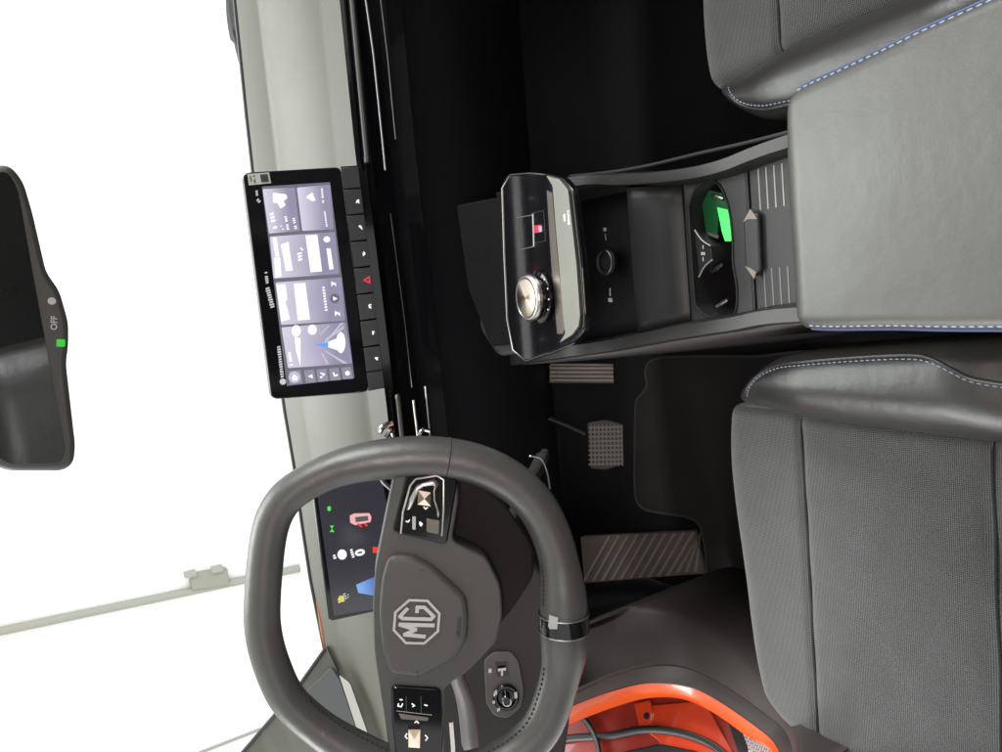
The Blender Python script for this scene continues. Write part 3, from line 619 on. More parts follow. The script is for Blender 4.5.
# ------------------------------------------------------------------ rear-view mirror
MR = PL(at(45, 320, 1, -.42), (-.10, -1, -.16), RT)
MR.u = (RT-MR.n*RT.dot(MR.n)).normalized(); MR.v = MR.n.cross(MR.u)
mir = thing('rear_view_mirror', 'black framed rear view mirror with a small green light on its lower edge', 'mirror', MR.P)
mo = [(-28, 176), (0, 164), (13, 166), (25, 182), (34, 213), (47.5, 272), (61, 291), (70, 323), (70, 345), (67.5, 364), (77, 447), (75, 464), (64, 472), (9, 472), (-8, 465), (-22, 400), (-34, 300), (-36, 220)]
obj('case', prism_bm(MR, rnd(MR.uvs(mo), .006, 4), -.024, 0), M['mirrorcase'], mir, bevel=.005, seg=3)
mg = [(-22, 184), (0, 171.5), (9, 173), (18, 190), (29.4, 254), (47.5, 354), (65.6, 449), (61, 463), (9, 464), (-4, 456), (-20, 350), (-28, 240)]
obj('glass', prism_bm(MR, rnd(MR.uvs(mg, .001), .005, 4), .0002, .001), M['mirror'], mir, smooth=0)
q = MR.uv(61, 343, .001)
obj('green_light', prism_bm(MR, rnd([(q[0]-.003, q[1]-.003), (q[0]+.003, q[1]-.003), (q[0]+.003, q[1]+.003), (q[0]-.003, q[1]+.003)], .001), 0, .001), glow('green_led', (.05, .75, .05), .8), mir, smooth=0)
q = MR.uv(54.5, 323, .001); obj('off_lettering', text_bm(MR, 'OFF', q[0], q[1], .0065, .0004, bold=.0001), M['dim'], mir, smooth=0)
q = MR.uv(52, 301, .001); obj('sensor_mark', prism_bm(MR, disc(q[0], q[1], .003, 12), 0, .0006), M['dim'], mir, smooth=0)
obj('stem', tube_bm([MR.W(0, .02, -.02), MR.W(0, .06, -.05), MR.W(0, .10, -.03)], .012, 12), M['dark'], mir)

# ------------------------------------------------------------------ centre console
con = thing('centre_console', 'black centre console with raised gear deck, cup holders and ribbed shutter', 'centre console', (0, -.3, 0))
XY = PL((0, 0, 0), (0, 0, 1))
def hz(z): return PL((0, 0, z), (0, 0, 1))
# lower body: side walls and floor pieces following the rails
railR = [(.118, -.10), (.112, -.273), (.097, -.365), (.085, -.458), (.082, -.53), (.090, -.63), (.098, -.95)]
railL = [(-.145, -.10), (-.133, -.234), (-.126, -.31), (-.113, -.42), (-.102, -.53), (-.094, -.63), (-.098, -.95)]
def rz(y): return .545 if y > -.3 else .53
for side, rl in (('r', railR), ('l', railL)):
    P_ = cr([(x, y, .53+.02*max(0, (-.25-y) < 0)) for x, y in rl], 5)
    sg = 1 if side == 'r' else -1
    rows = [[p+V((-.012*sg, 0, -.026)) for p in P_], [p+V((-.0085*sg, 0, -.005)) for p in P_], [p+V((-.008*sg, 0, -.0005)) for p in P_], [p+V((.0045*sg, 0, .001)) for p in P_], [p+V((.0055*sg, 0, -.001)) for p in P_], [p+V((.006*sg, 0, -.020)) for p in P_]]
    obj('side_rail', loft_bm(rows), M['rail'], con, smooth=28, solid=.002)
    rows = [[p+V((.006*sg, 0, -.020)) for p in P_], [p+V((.014*sg, 0, -.16)) for p in P_], [p+V((.03*sg, 0, -.53)) for p in P_]]
    obj('side_wall', loft_bm(rows), M['brown'] if side == 'l' else M['dark'], con, smooth=60, solid=.003)
# inner walls: tray under the deck, curved drop, cup deck
def cross(y):                                  # rail x at y
    def ip(rl):
        for a_, b_ in zip(rl, rl[1:]):
            if b_[1] <= y <= a_[1]: return a_[0]+(b_[0]-a_[0])*(y-a_[1])/(b_[1]-a_[1])
        return rl[-1][0] if y < rl[-1][1] else rl[0][0]
    return ip(railL)+.012, ip(railR)-.012
prof = [(-.06, .40), (-.20, .405), (-.26, .41), (-.30, .42), (-.345, .44), (-.350, .455)]
rows = []
for y, z in prof:
    a_, b_ = cross(y); rows.append([V((a_+(b_-a_)*i/8, y, z)) for i in range(9)])
obj('tray', loft_bm(rows), M['dark'], con, smooth=50, solid=.003)
prof = [(-.352, .496), (-.357, .508), (-.366, .516), (-.38, .520), (-.395, .518), (-.41, .511), (-.425, .505), (-.449, .503)]
rows = []
for y, z in prof:
    a_, b_ = cross(y); rows.append([V((a_+(b_-a_)*i/12, y, z+.0)) for i in range(13)])
rows.insert(0, [V((p.x, -.351, .44)) for p in rows[0]])
obj('curved_panel', loft_bm(rows), M['console'], con, smooth=60, solid=.003)
# cup deck with opening
ZD = .503
cuph = [(.066, -.470), (.072, -.486), (.068, -.502), (.056, -.512), (.030, -.520), (-.003, -.522), (-.030, -.5205), (-.060, -.524), (-.088, -.519), (-.095, -.500), (-.093, -.482), (-.080, -.461), (-.060, -.457), (.035, -.457), (.052, -.460)]
cuph = cr(cuph, 4, True)
bm = bmesh.new(); a0_, b0_ = cross(-.449); a1_, b1_ = cross(-.545)
outer = [V((b0_, -.449, ZD)), V((b0_, -.50, ZD)), V((b1_, -.545, ZD)), V((a1_, -.545, ZD)), V((a0_, -.50, ZD)), V((a0_, -.449, ZD))]
ov = [bm.verts.new(p) for p in outer]; iv = [bm.verts.new(V((p.x, p.y, ZD))) for p in cuph]
ee = [bm.edges.new((ov[i], ov[(i+1) % 6])) for i in range(6)]+[bm.edges.new((iv[i], iv[(i+1) % len(iv)])) for i in range(len(iv))]
bmesh.ops.triangle_fill(bm, edges=ee, use_beauty=True)
bmesh.ops.recalc_face_normals(bm, faces=bm.faces)
for f in bm.faces:
    if f.normal.z < 0: f.normal_flip()
obj('cup_deck', bm, M['console'], con, smooth=30)
cw = obj('cup_holder', loft_bm([[V((p.x, p.y, z)) for p in cuph+[cuph[0]]] for z in (ZD-.0005, ZD-.01, ZD-.075)]), M['console'], con, smooth=60)
bmf = bmesh.new(); bmf.faces.new([bmf.verts.new(V((p.x, p.y, ZD-.075))) for p in cuph]); obj('cup_floor', bmf, M['rubber'], con, smooth=0)
obj('cup_rim', tube_bm([V((p.x, p.y, ZD+.0008)) for p in cuph], .0013, 8, True), M['rail'], con)
for p in ((717, 197), (713, 235), (717, 268), (722, 303)):
    c_ = at(p[0], p[1], 2, ZD-.022); d = V((.004*(1 if p[1] > 250 else -1), -.010, .001))
    obj('cup_clip', tube_bm([c_-d, c_, c_+d], [.0022, .003, .0022], 8, flat=.5), M['silver'], cw)
dv = PL((0, 0, ZD-.006), (0, 0, 1)); q = [(694, 230), (702, 239), (711, 246), (712, 259), (705, 266), (699, 277)]
d_ = obj('cup_divider', prism_bm(dv, dv.uvs(q), -.05, 0), M['console'], con, bevel=.001)
for pts in ([(695, 230), (702, 240), (711, 246)], [(699, 277), (705, 266), (713, 259)]): obj('divider_edge', tube_bm(cr([at(a_, b_, 2, ZD-.005) for a_, b_ in pts], 4), .0014, 8), M['silver'], d_)
many('switch_mark', [[(701, 252), (705, 252), (705, 255), (701, 255)], [(702.5, 245), (703.5, 245), (703.5, 249), (702.5, 249)], [(702.5, 257), (703.5, 257), (703.5, 261), (702.5, 261)]], M['dim'], d_, dv, .0004, .0003, 0)
# ribbed shutter with pull handle
sh0, sh1 = cross(-.6)
bm = box_bm(-.092, .084, -.80, -.549, .47, ZD-.002)
shut = obj('shutter', bm, M['console'], con, bevel=.001)
bm = bmesh.new(); b2 = bmesh.new()
for i in range(10):
    y = -.562-i*.0105
    box_bm(-.085, -.040, y-.0009, y+.0009, ZD-.0025, ZD-.0016, bm); box_bm(.026, .072, y-.0009, y+.0009, ZD-.0025, ZD-.0016, b2)
obj('rib_row', b2, mat('rib_plastic', (.16, .16, .155), .4), shut, smooth=0)  # right-hand ribs in a paler tone than the left-hand ones
obj('rib_row', bm, mat('rib_plastic', (.06, .06, .058), .4), shut, smooth=0)
obj('frame', box_bm(-.098, .074, -.5485, -.5455, ZD-.02, ZD+.0005), M['console'], con, bevel=.0008)
hp = [at(a_, b_, 2, ZD+.002) for a_, b_ in ((757, 211), (750, 210), (745, 221), (747, 267), (753, 277), (758, 272))]
hpu = [(p.x, p.y) for p in hp]
hd = obj('shutter_handle', prism_bm(XY, rnd([hpu[1], hpu[2], hpu[3], hpu[4], (hpu[4][0]+.006, hpu[4][1]-.014), (hpu[1][0]-.006, hpu[1][1]-.014)], .003), ZD-.001, ZD+.006), M['console'], con, bevel=.003, seg=3)
for tri in ([(750, 209), (754, 214), (757, 219), (748, 219), (743, 222)], [(745, 266), (750, 268), (756, 272), (754, 279)]):
    obj('handle_corner', prism_bm(XY, [(at(a_, b_, 2, ZD+.0068).x, at(a_, b_, 2, ZD+.0068).y) for a_, b_ in tri], ZD+.005, ZD+.0068), M['grid'], hd, smooth=0)
obj('shutter_edge', tube_bm([at(745, 222, 2, ZD+.004), at(747, 266, 2, ZD+.004)], .0012, 8), M['silver'], hd)
# socket and usb marks on the tray wall
TW = PL((0, -.345, .46), (0, -.3, 1)); TW = PL(at(608, 262, 2, .425), (0, .05, 1))
c_ = TW.uv(608, 262, 0)
sk = obj('power_socket', lathe_bm(TW, c_[0], c_[1], [(.023, 0), (.023, .005), (.019, .008), (.015, .007), (.014, .002)], 32), M['rubber'], con)
obj('socket_lip', tube_bm([TW.W(c_[0]+.0195*math.cos(a_), c_[1]+.0195*math.sin(a_), .008) for a_ in [math.pi*(1.05+.1*k) for k in range(9)]], .0012, 6), M['silver'], sk)
many('port_mark', [[(603, 228), (606, 227.5), (606.5, 231), (603.5, 231)], [(604.5, 234), (605.5, 234), (606.5, 240), (605.5, 240)], [(608, 298), (612, 298), (612.5, 302), (608.5, 302)], [(609.5, 288), (610.5, 288), (610.5, 296), (609.5, 296)]], M['dim'], con, TW, .0035, .0003, 0)
# raised gear deck
GD = PL((0, -.30, .645), (0, math.sin(R(6)), math.cos(R(6))), (1, 0, 0))
do = [(505, 175), (530, 172.5), (548, 173.5), (563, 178), (573, 190), (577.5, 230), (581.5, 266), (585, 316), (584, 330), (573, 343), (551, 353), (526, 361.5), (512, 351), (506, 320), (503, 258), (501, 188)]
deck = obj('gear_deck', prism_bm(GD, rnd(GD.uvs(do), .005, 3), -.010, 0), M['piano'], con, bevel=.0025, seg=3)
obj('deck_base', prism_bm(GD, rnd([(u*.94, v*.8+.012) for u, v in GD.uvs(do)], .006, 3), -.032, -.0105), M['dark'], con, bevel=.004)
bnd = [(552.5, 186), (546, 175.5), (559, 179), (568, 190), (572.5, 230), (576.5, 266), (580, 316), (578.5, 326), (572, 335), (559, 343), (565, 334), (563, 316), (559, 266), (555, 220)]
def strip(name, pts, m, w0, w1, bev=.001, rr=.003):
    return obj(name, prism_bm(GD, rnd(GD.uvs(pts, w1), rr, 4), w0, w1), m, deck, bevel=bev)
strip('metal_band', bnd, M['band'], -.002, .0035, .002)
strip('recess_strip', [(546.5, 190), (552, 193), (557.5, 258), (564.5, 328), (563, 334), (557, 334), (551, 262)], M['bronze'], -.002, .001, .0003, .001)
obj('deck_edge', tube_bm([GD.W(*GD.uv(a_, b_, .0005), .0006) for a_, b_ in ((545, 174.5), (530, 173), (510, 174.5), (502, 188), (504, 256), (507, 320), (513, 350), (526, 361), (552, 352.5), (575, 343))], .0007, 6), M['silver'], deck)
obj('display_frame', stroke_bm(GD, GD.uvs([(532.5, 215), (517, 217.5), (521, 249.5), (533, 246.5)], .0003), .0007, 0, .0006), M['silver'], deck, smooth=0)
obj('display_frame', stroke_bm(GD, GD.uvs([(533, 214), (534, 246)], .0003), .0022, 0, .0008), M['dim'], deck, smooth=0)
obj('key_outline', stroke_bm(GD, GD.uvs([(533, 213), (543.5, 210.5), (545.5, 241), (534, 243)], .0003), .0004, 0, .0005), M['bronze'], deck, smooth=0)
many('brake_light', [[(534, 225.5), (541, 224.5), (541.5, 232), (534.5, 233)]], glow('red_brake_light', (1, .05, .10), 1.0), deck, GD, .0009, .0003, .0005)
many('brake_mark', [[(538.5, 226), (541.5, 226), (541.8, 231.5), (538.8, 231.5)]], glow('white_brake_mark', (.7, .8, 1), .8), deck, GD, .0013, .0003, .0005)
q = GD.uv(564.5, 217.5, .004); obj('band_lettering', text_bm(GD, 'MG', q[0], q[1], .0055, .0037, bold=.0001), M['mark'], deck, smooth=0)
q = GD.uv(568.3, 217.5, .004); obj('band_lettering', text_bm(GD, 'Electric', q[0], q[1], .0055, .0037), M['mark'], deck, smooth=0)
# rotary dial
kc = GD.uv(526, 298, .022)
kp = [(.032, 0), (.034, .002), (.034, .006), (.0285, .008), (.0285, .0135)]
kb = obj('dial_base', lathe_bm(GD, kc[0], kc[1], kp, 48), M['piano'], deck, smooth=50)
dial = obj('gear_dial', lathe_bm(GD, kc[0], kc[1], [(.0285, .0136), (.0300, .0145), (.0305, .018), (.0295, .0205), (.0275, .022), (.0262, .0220), (.0255, .0212)], 64), M['silver'], con, smooth=40)
dm = mat('brushed_dial', (.30, .26, .22), .48, 1); nt = dm.node_tree
tc = nt.nodes.new('ShaderNodeTexCoord'); 
dm.node_tree.nodes['Principled BSDF'].inputs['Anisotropic'].default_value = .85
tg = nt.nodes.new('ShaderNodeTangent'); tg.direction_type = 'RADIAL'; tg.axis = 'Z'; nt.links.new(tg.outputs[0], dm.node_tree.nodes['Principled BSDF'].inputs['Tangent'])
bm = lathe_bm(GD, kc[0], kc[1], [(.0240, .0205), (.0240, .0220), (.0235, .0223)], 64)
obj('dial_cap', bm, dm, dial, smooth=40, org=GD.W(kc[0], kc[1], .0205))
bm = lathe_bm(GD, kc[0], kc[1], [(.0256, .021), (.0256, .0217), (.0241, .0217)], 64); obj('dial_ring', bm, M['bronze'], dial)
bm = bmesh.new()
for a_ in (0, math.pi): prism_bm(GD, disc(kc[0]+.0249*math.cos(a_+1.57), kc[1]+.0249*math.sin(a_+1.57), .0011, 10), .0216, .0220, bm)
prism_bm(GD, disc(kc[0], kc[1], .0012, 10), .0222, .0226, bm)
obj('dial_light', bm, glow('orange_dial_light', (1, .30, .06), 1.0), dial, smooth=0)
mk = bmesh.new()
for a_ in (-.9, -.5, -.1, .3): prism_bm(GD, disc(kc[0]+.0335*math.cos(a_-1.2), kc[1]+.0335*math.sin(a_-1.2), .0010, 8), .0078, .0084, mk)
obj('dial_mark', mk, M['mark'], kb, smooth=0)
obj('carpet_edge', tube_bm(cr([at(570, 176, 2, .46), at(610, 172, 2, .46), at(650, 165, 2, .46), at(700, 153, 2, .47), at(745, 143, 2, .48), at(800, 129, 2, .49)], 5), .0022, 8), M['edging'], con)
# charging pad ahead of the deck
CP = PL((0, -.2, .60), (0, -.35, .94))
CP.P = at(478, 270, 1, -.165)
obj('charging_mat', prism_bm(CP, rnd(CP.uvs([(456, 205), (503, 196), (506, 260), (512, 344), (490, 347), (484, 330), (468, 290)]), .006), -.01, 0), mat('ribbed_rubber', (.004, .004, .0045), .75, spec=.08, bump=('weave', 120, .8)), con, bevel=.003)
obj('console_neck', prism_bm(CP, rnd(CP.uvs([(470, 205), (505, 196), (516, 354), (492, 358), (474, 330)]), .012), -.03, -.011), M['dark'], con, bevel=.008)

gcard = setp(obj('green_card', prism_bm(PL(at(727, 225, 2, .499), (0, -.06, 1)), PL(at(727, 225, 2, .499), (0, -.06, 1)).uvs([(717, 207), (733, 211), (735, 231), (731, 241), (725, 241), (722, 232)]), -.0015, 0), M['green'], smooth=0), 'bright green plastic card standing inside the cup holder', 'card')
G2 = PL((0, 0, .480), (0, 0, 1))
obj('painted_glow', prism_bm(G2, G2.uvs([(702, 204), (709, 190), (721, 193), (731, 210), (719, 210), (717, 236), (706, 232)]), -.002, 0), mat('painted_glow_green', (.008, .10, .03), .3), gcard, smooth=0)  # sheet coloured as the card's green reflection on the cup walls

# ------------------------------------------------------------------ cushions
def smooth01(a): a = max(0, min(1, a)); return a*a*(3-2*a)
def spread(n, k=1.6):                         # 0..1, denser near both ends
    return [.5-.5*math.cos(math.pi*i/n) if True else 0 for i in range(n+1)]
def patch(A, B, zf, rs, rf, H, nu=28, nv=60, rrear=None, grooves=(), wrinkle=0):
    """top surface between edge curves A (left) and B (right), both front to rear; rounded edges and skirts H deep"""
    A = cr([(p[0], p[1], 0) for p in A], 10); B = cr([(p[0], p[1], 0) for p in B], 10)
    def samp(c, t):
        f = t*(len(c)-1); i = min(int(f), len(c)-2); return c[i].lerp(c[i+1], f-i)
    def drop(d, r): return r-math.sqrt(max(0, r*r-(r-min(d, r))**2))
    us = spread(nu); vs_ = [(.5-.5*math.cos(math.pi*j/nv))*.55+.45*j/nv for j in range(nv+1)]
    rows = []
    for t_ in vs_:
        a_, b_ = samp(A, t_), samp(B, t_); wdt = (b_-a_).length; r = []
        for s in us:
            p = a_.lerp(b_, s)
            dl_, dr_ = s*wdt, (1-s)*wdt
            fa = samp(A, 0).lerp(samp(B, 0), s); df = (p-fa).length
            z = zf(p.x, p.y, s, t_)-drop(dl_, rs[0])-drop(dr_, rs[1])-drop(df, rf)
            if wrinkle: z += wrinkle*(noise.noise(V((p.x*9, p.y*9, 3)))+.5*noise.noise(V((p.x*30, p.y*22, 9))))
            for g_ in grooves: z -= g_(p.x, p.y)
            r.append(V((p.x, p.y, z)))
        rows.append([r[0]+V((0, 0, -H*.6))]+r+[r[-1]+V((0, 0, -H*.6))])
    rows.insert(0, [p+V((0, .01, -H*.35)) for p in rows[0]]); rows.insert(0, [p+V((0, 0, -H)) for p in rows[0]])
    return loft_bm([q[::1] for q in rows])
def groove(fy, wd=.0045, dp=.005): return lambda x, y: dp*math.exp(-((y-fy(x))/wd)**2)
from mathutils.bvhtree import BVHTree
def drape(bvh, pts, up):
    out = []
    for p in pts:
        h = bvh.ray_cast(V((p.x, p.y, 2)), V((0, 0, -1)))
        if h[0] is not None: out.append(V((p.x, p.y, h[0].z+up)))
    return out
def seat(sx, cx, label, base):
    """sx=+1 for the driver's seat (inner bolster on its +x side); x measured from the drawn seat, mirrored for the other"""
    t = thing('car_seat', label, 'car seat', (base, -.65, .1), 'front seats')
    f = (lambda x: x) if sx > 0 else (lambda x: cx-x)
    def mp(l): l = [(f(x), y) for x, y in l]; return l
    seamy = lambda x: -.533+.02*((x if sx > 0 else cx-x)+.43)**2
    seam2 = lambda x: -.750
    zc_ = lambda x, y, s, t_: .405+.010*smooth01((-y-.42)/.15)-.022*smooth01((-y-.55)/.3)
    L_ = [(-.632, -.446), (-.662, -.485), (-.664, -.55), (-.655, -.65), (-.63, -.85), (-.63, -1.0)]
    R_ = [(-.222, -.424), (-.222, -.50), (-.228, -.573), (-.232, -.66), (-.235, -.80), (-.235, -1.0)]
    # front edge bows: shift front by adding the bow through many strips
    A, B = (mp(L_), mp(R_)) if sx > 0 else (mp(R_), mp(L_))
    bmx = patch(A, B, zc_, (.02, .012), .028, .14, nu=40, nv=90, grooves=(groove(seamy), groove(seam2)), wrinkle=.0008)
    for v_ in bmx.verts:
        xx = (v_.co.x if sx > 0 else cx-v_.co.x); k = 1-smooth01((-v_.co.y-.43)/.10)
        s_ = (xx+.43)/.21; v_.co.y += .010*k+.016*k*max(0, 1-s_**4)+.006*k*smooth01((xx+.5)/.2)
    bv = BVHTree.FromBMesh(bmx)
    obj('cushion', bmx, M['fabric'], t, smooth=80)
    for sy, x0, x1 in ((seamy, -.664, -.23), (seam2, -.65, -.236)):
        P_ = [V((f(x0+(x1-x0)*i/30), sy(f(x0+(x1-x0)*i/30)), 0)) for i in range(31)]
        obj('seam', tube_bm(drape(bv, P_, .0010), .0017, 6), M['dthread'], t)
    # inner bolster
    zb = lambda x, y, s, t_: .455+.018*smooth01((-y-.47)/.12)+.012*math.sin(min(1, max(0, s if sx > 0 else 1-s))*math.pi*.9)-.02*smooth01((-y-.74)/.10)*(smooth01((s if sx > 0 else 1-s)*1.6))
    Li = [(-.216, -.448), (-.217, -.50), (-.224, -.573), (-.228, -.66), (-.232, -.80), (-.232, -1.0)]
    Ri = [(-.190, -.476), (-.160, -.513), (-.141, -.562), (-.134, -.65), (-.128, -.78), (-.125, -1.0)]
    A, B = (mp(Li), mp(Ri)) if sx > 0 else (mp(Ri), mp(Li))
    rs_ = (.05, .022) if sx > 0 else (.022, .05)
    bmx = patch(A, B, zb, rs_, .035, .16, nu=30, nv=90, wrinkle=.0012); bv = BVHTree.FromBMesh(bmx)
    obj('inner_bolster', bmx, M['leather'], t, smooth=80)
    pl_ = [(-.193, -.492), (-.168, -.518), (-.154, -.552), (-.149, -.59), (-.144, -.65), (-.141, -.71), (-.144, -.735), (-.153, -.755), (-.162, -.772), (-.168, -.80)]
    P3 = drape(bv, cr([(f(x), y, 0) for x, y in pl_], 8), .0006)
    obj('stitching', stitches_bm(drape(bv, [p+V((-.0035*sx, 0, 0)) for p in P3], .0008), .0040, .0024, .0006), M['thread'], t)
    obj('piping', tube_bm(P3, .0018, 8), M['leather'], t)
    # outer bolster
    Lo = [(-.70, -.50), (-.72, -.56), (-.72, -.7), (-.715, -1.0)]; Ro = [(-.666, -.485), (-.666, -.53), (-.645, -.65), (-.634, -1.0)]
    A, B = (mp(Lo), mp(Ro)) if sx > 0 else (mp(Ro), mp(Lo))
    obj('outer_bolster', patch(A, B, lambda x, y, s, t_: .43+.02*smooth01((-y-.5)/.15), (.03, .03), .04, .16, nu=14, nv=40), M['leather'], t, smooth=80)
    # backrest (behind the camera's view)
    x0, x1 = sorted((f(-.66), f(-.20)))
    rows = []
    for k in range(13):
        z = .42+.62*k/12; y = -.97-.14*k/12; w_ = 1-.25*(k/12)**3
        rows.append([V(((x0+x1)/2+(x1-x0)/2*w_*math.sin(math.pi*(i/12-.5)), y-.07*(1-abs(math.cos(math.pi*(i/12-.5))))+(.03 if 3 < i < 9 else 0)*0, z)) for i in range(13)])
    obj('backrest', loft_bm(rows), M['leather'], t, smooth=80, solid=.09, solid_off=0)
    obj('seat_base', box_bm(x0+.03, x1-.03, -.98, -.52, .05, .27), M['dark'], t, bevel=.02)
    return t
seat(1, 0, "driver's seat in grey woven fabric with black leather bolster in front of the pedals", -.43)
ps = seat(-1, -.012, 'passenger seat in grey woven fabric beside the dark empty footwell', .42)
# ------------------------------------------------------------------ armrest
arm = thing('armrest', 'padded grey black leather armrest with blue white stitching between the seats', 'armrest', (0, -.86, .5))
AL = [(-.092, -.685), (-.100, -.694), (-.103, -.72), (-.104, -.78), (-.107, -.864), (-.112, -1.15)]; AR = [(.100, -.688), (.112, -.698), (.1165, -.715), (.119, -.74), (.125, -.79), (.132, -.85), (.160, -1.15)]
za = lambda x, y, s, t_: .626+.006*math.sin(math.pi*s)
bmx = patch(AL, AR, za, (.013, .014), .022, .06, nu=54, nv=120, wrinkle=.0006); bv = BVHTree.FromBMesh(bmx)
obj('pad', bmx, M['armleather'], arm, smooth=80)
for sg, l in ((-1, AL), (1, AR)):
    P3 = [p for p in cr([(x, y, 0) for x, y in l], 10) if p.y < -.703]
    obj('stitching', stitches_bm(drape(bv, [p+V((-.0040*sg, 0, 0)) for p in P3], .0004), .0042, .0024, .0007), M['thread'], arm)
    obj('piping', tube_bm(drape(bv, [p+V((-.0012*sg, 0, 0)) for p in P3], .0002), .0017, 8), M['bthread'], arm)
obj('lid_base', box_bm(-.100, .118, -1.14, -.705, .50, .575), M['dark'], arm, bevel=.01)

# ------------------------------------------------------------------ floor, pedals, mat
flo = loft_bm([[V((x, y, z)) for x in (-.735, -.4, 0, .4, .78)] for y, z in ((-2.2, 0), (-.3, 0), (.20, 0), (.27, .01), (.36, .12), (.42, .5))])
struct('carpet_floor', flo, M['carpet'], 'black carpet floor of the footwells', smooth=60, solid=.02)
FM = PL((0, 0, .006), (0, 0, 1))
mo_ = [(800, 351), (760, 356), (700, 356), (662, 357), (649, 362), (646, 372), (649, 385), (645, 392), (637, 399), (636, 440), (636, 495), (640, 506), (650, 511), (690, 517), (702, 524), (706, 550), (709, 586), (722, 595), (742, 606), (860, 640), (860, 352)]
mu = FM.uvs(mo_)
fm = thing('floor_mat', 'dark brown black carpet mat with bound edge in the driver footwell', 'floor mat', (-.5, 0, .004))
obj('carpet', prism_bm(FM, rnd(mu, .02, 4), -.003, .004), M['matc'], fm, smooth=30)
obj('binding', tube_bm([FM.W(a_, b_, .004) for a_, b_ in rnd(mu, .02, 4)], .003, 8, True, flat=.7), M['edging'], fm)
# accelerator
PA = PL(at(581, 373, 1, .13), (0, -.75, .66))
ap = thing('accelerator_pedal', 'long ribbed metal accelerator pedal beside the console', 'pedal', PA.W(0, -.05, -.01))
qa = PA.uvs([(549, 363), (614, 363.5), (614.5, 384), (549, 383)])
obj('pedal_plate', prism_bm(PA, rnd(qa, .004), -.008, 0), M['pedal'], ap, bevel=.002)
bm = bmesh.new()
for k in range(5):
    y = 365.5+k*4; q = PA.uvs([(549, y-.0), (613, y+.2), (613, y+1.7), (549, y+1.5)], .002); prism_bm(PA, q, 0, .002+k*.00001, bm)
obj('rubber_ribs', bm, M['tread'], ap, smooth=0)
# brake
PB = PL(at(604, 445, 1, .10), (0, -.72, .69))
bp = thing('brake_pedal', 'square brake pedal with grid tread on a bent steel arm', 'pedal', PB.W(0, -.04, -.01))
obj('pedal_plate', prism_bm(PB, rnd(PB.uvs([(587, 423), (606, 420), (622, 424), (624, 464), (606, 470), (590, 469)]), .006), -.010, 0), M['tread'], bp, bevel=.002)
bm = bmesh.new()
for k in range(9): 
    x = 590+k*3.9; prism_bm(PB, PB.uvs([(x, 425), (x+1.2, 425), (x+2, 466), (x+.8, 466)], .0015), 0, .0015+k*.00001, bm)
for k in range(9):
    y = 427+k*4.6; prism_bm(PB, PB.uvs([(588.5, y), (622, y-.6), (622, y+.8), (588.5, y+1.4)], .0018), 0, .0017+k*.00001, bm)
obj('tread_grid', bm, M['grid'], bp, smooth=0)
obj('arm', tube_bm([at(548, 417, 1, .14), at(566, 424, 1, .13), at(585, 433, 1, .115)], [.006, .006, .006], 8), M['pedal'], bp)
# foot rest
PF = PL(at(645, 552, 1, .12), (.1, -.5, .86))
fr = thing('foot_rest', 'brown ribbed carpet foot rest lit by the open door', 'foot rest', PF.W(0, -.08, -.01))
obj('pad', prism_bm(PF, rnd(PF.uvs([(580, 537), (696, 531), (705, 574), (584, 584)]), .006), -.02, 0), M['footcarpet'], fr, bevel=.004)
bm = bmesh.new()
for k in range(13):
    x = 582+k*9.3; a_ = (x, 582-(x-584)*.075); b_ = (min(x+26, 701), 536-(x-584)*.045)
    if b_[0] > 697: a_ = (x, 580-(x-584)*.075)
    q = PF.uvs([a_, (a_[0]+3.6, a_[1]), (b_[0]+3.0 if b_[0] < 695 else b_[0], b_[1]), b_], .0015); prism_bm(PF, q, 0, .0015+k*.00001, bm)
obj('ribs', bm, M['rib'], fr, smooth=0)
obj('edge', tube_bm([PF.W(*PF.uv(a_, b_), .001) for a_, b_ in ((696, 531), (705, 574))], .002, 6), M['edging'], fr)

# ------------------------------------------------------------------ door opening on the driver's side
def fx(pts, x): return [at(a_, b_, 0, x) for a_, b_ in pts]
c0 = fx([(560, 640), (583, 629), (612, 617), (645, 614), (675, 620), (705, 635), (745, 665), (790, 715), (800, 790)], -.655)
c1 = fx([(563, 695), (580, 687), (610, 674), (645, 665), (680, 665), (715, 678), (770, 715), (792, 740), (805, 800)], -.700)
c1b = [p+V((-.004, 0, -.004)) for p in c1]
c2 = fx([(558, 710), (576, 702), (610, 689), (645, 681), (680, 683), (710, 693), (758, 725), (780, 748), (800, 805)], -.725)
sill = thing('door_sill', 'brown grey door sill and kick trim below the open driver door', 'door sill', (-.68, -.3, .1))
def dens(c, n=6): return cr(c, n)
D0, D1, D1b, D2 = dens(c0), dens(c1), dens(c1b), dens(c2)
dn = [p+V((.012, 0, -.30)) for p in D0]
obj('kick_trim', loft_bm([dn, [p+V((.01, 0, -.012)) for p in D0], [p+V((.003, 0, -.003)) for p in D0], D0, [p.lerp(q, .5)+V((0, 0, .004)) for p, q in zip(D0, D1)], D1, D1b]), M['brown'], sill, smooth=50, solid=.003)
obj('sill_trim', loft_bm([D1b, [p+V((-.003, 0, .002)) for p in D1b], [p.lerp(q, .5)+V((0, 0, .003)) for p, q in zip(D1b, D2)], D2, [p+V((-.002, 0, -.012)) for p in D2]]), M['brown'], sill, smooth=50, solid=.003)
c3 = fx([(555, 713), (574, 705), (610, 692), (645, 684), (680, 686), (710, 696), (758, 728), (780, 751), (800, 810)], -.735)
c4 = fx([(552, 728), (570, 721), (605, 708), (645, 697), (680, 697), (712, 710), (748, 735), (775, 754), (795, 815)], -.765)
D3, D4 = dens(c3), dens(c4)
obj('side_trim', box_bm(-.765, -.738, -.03, .42, -.01, .70), M['dark'], sill, bevel=.004)
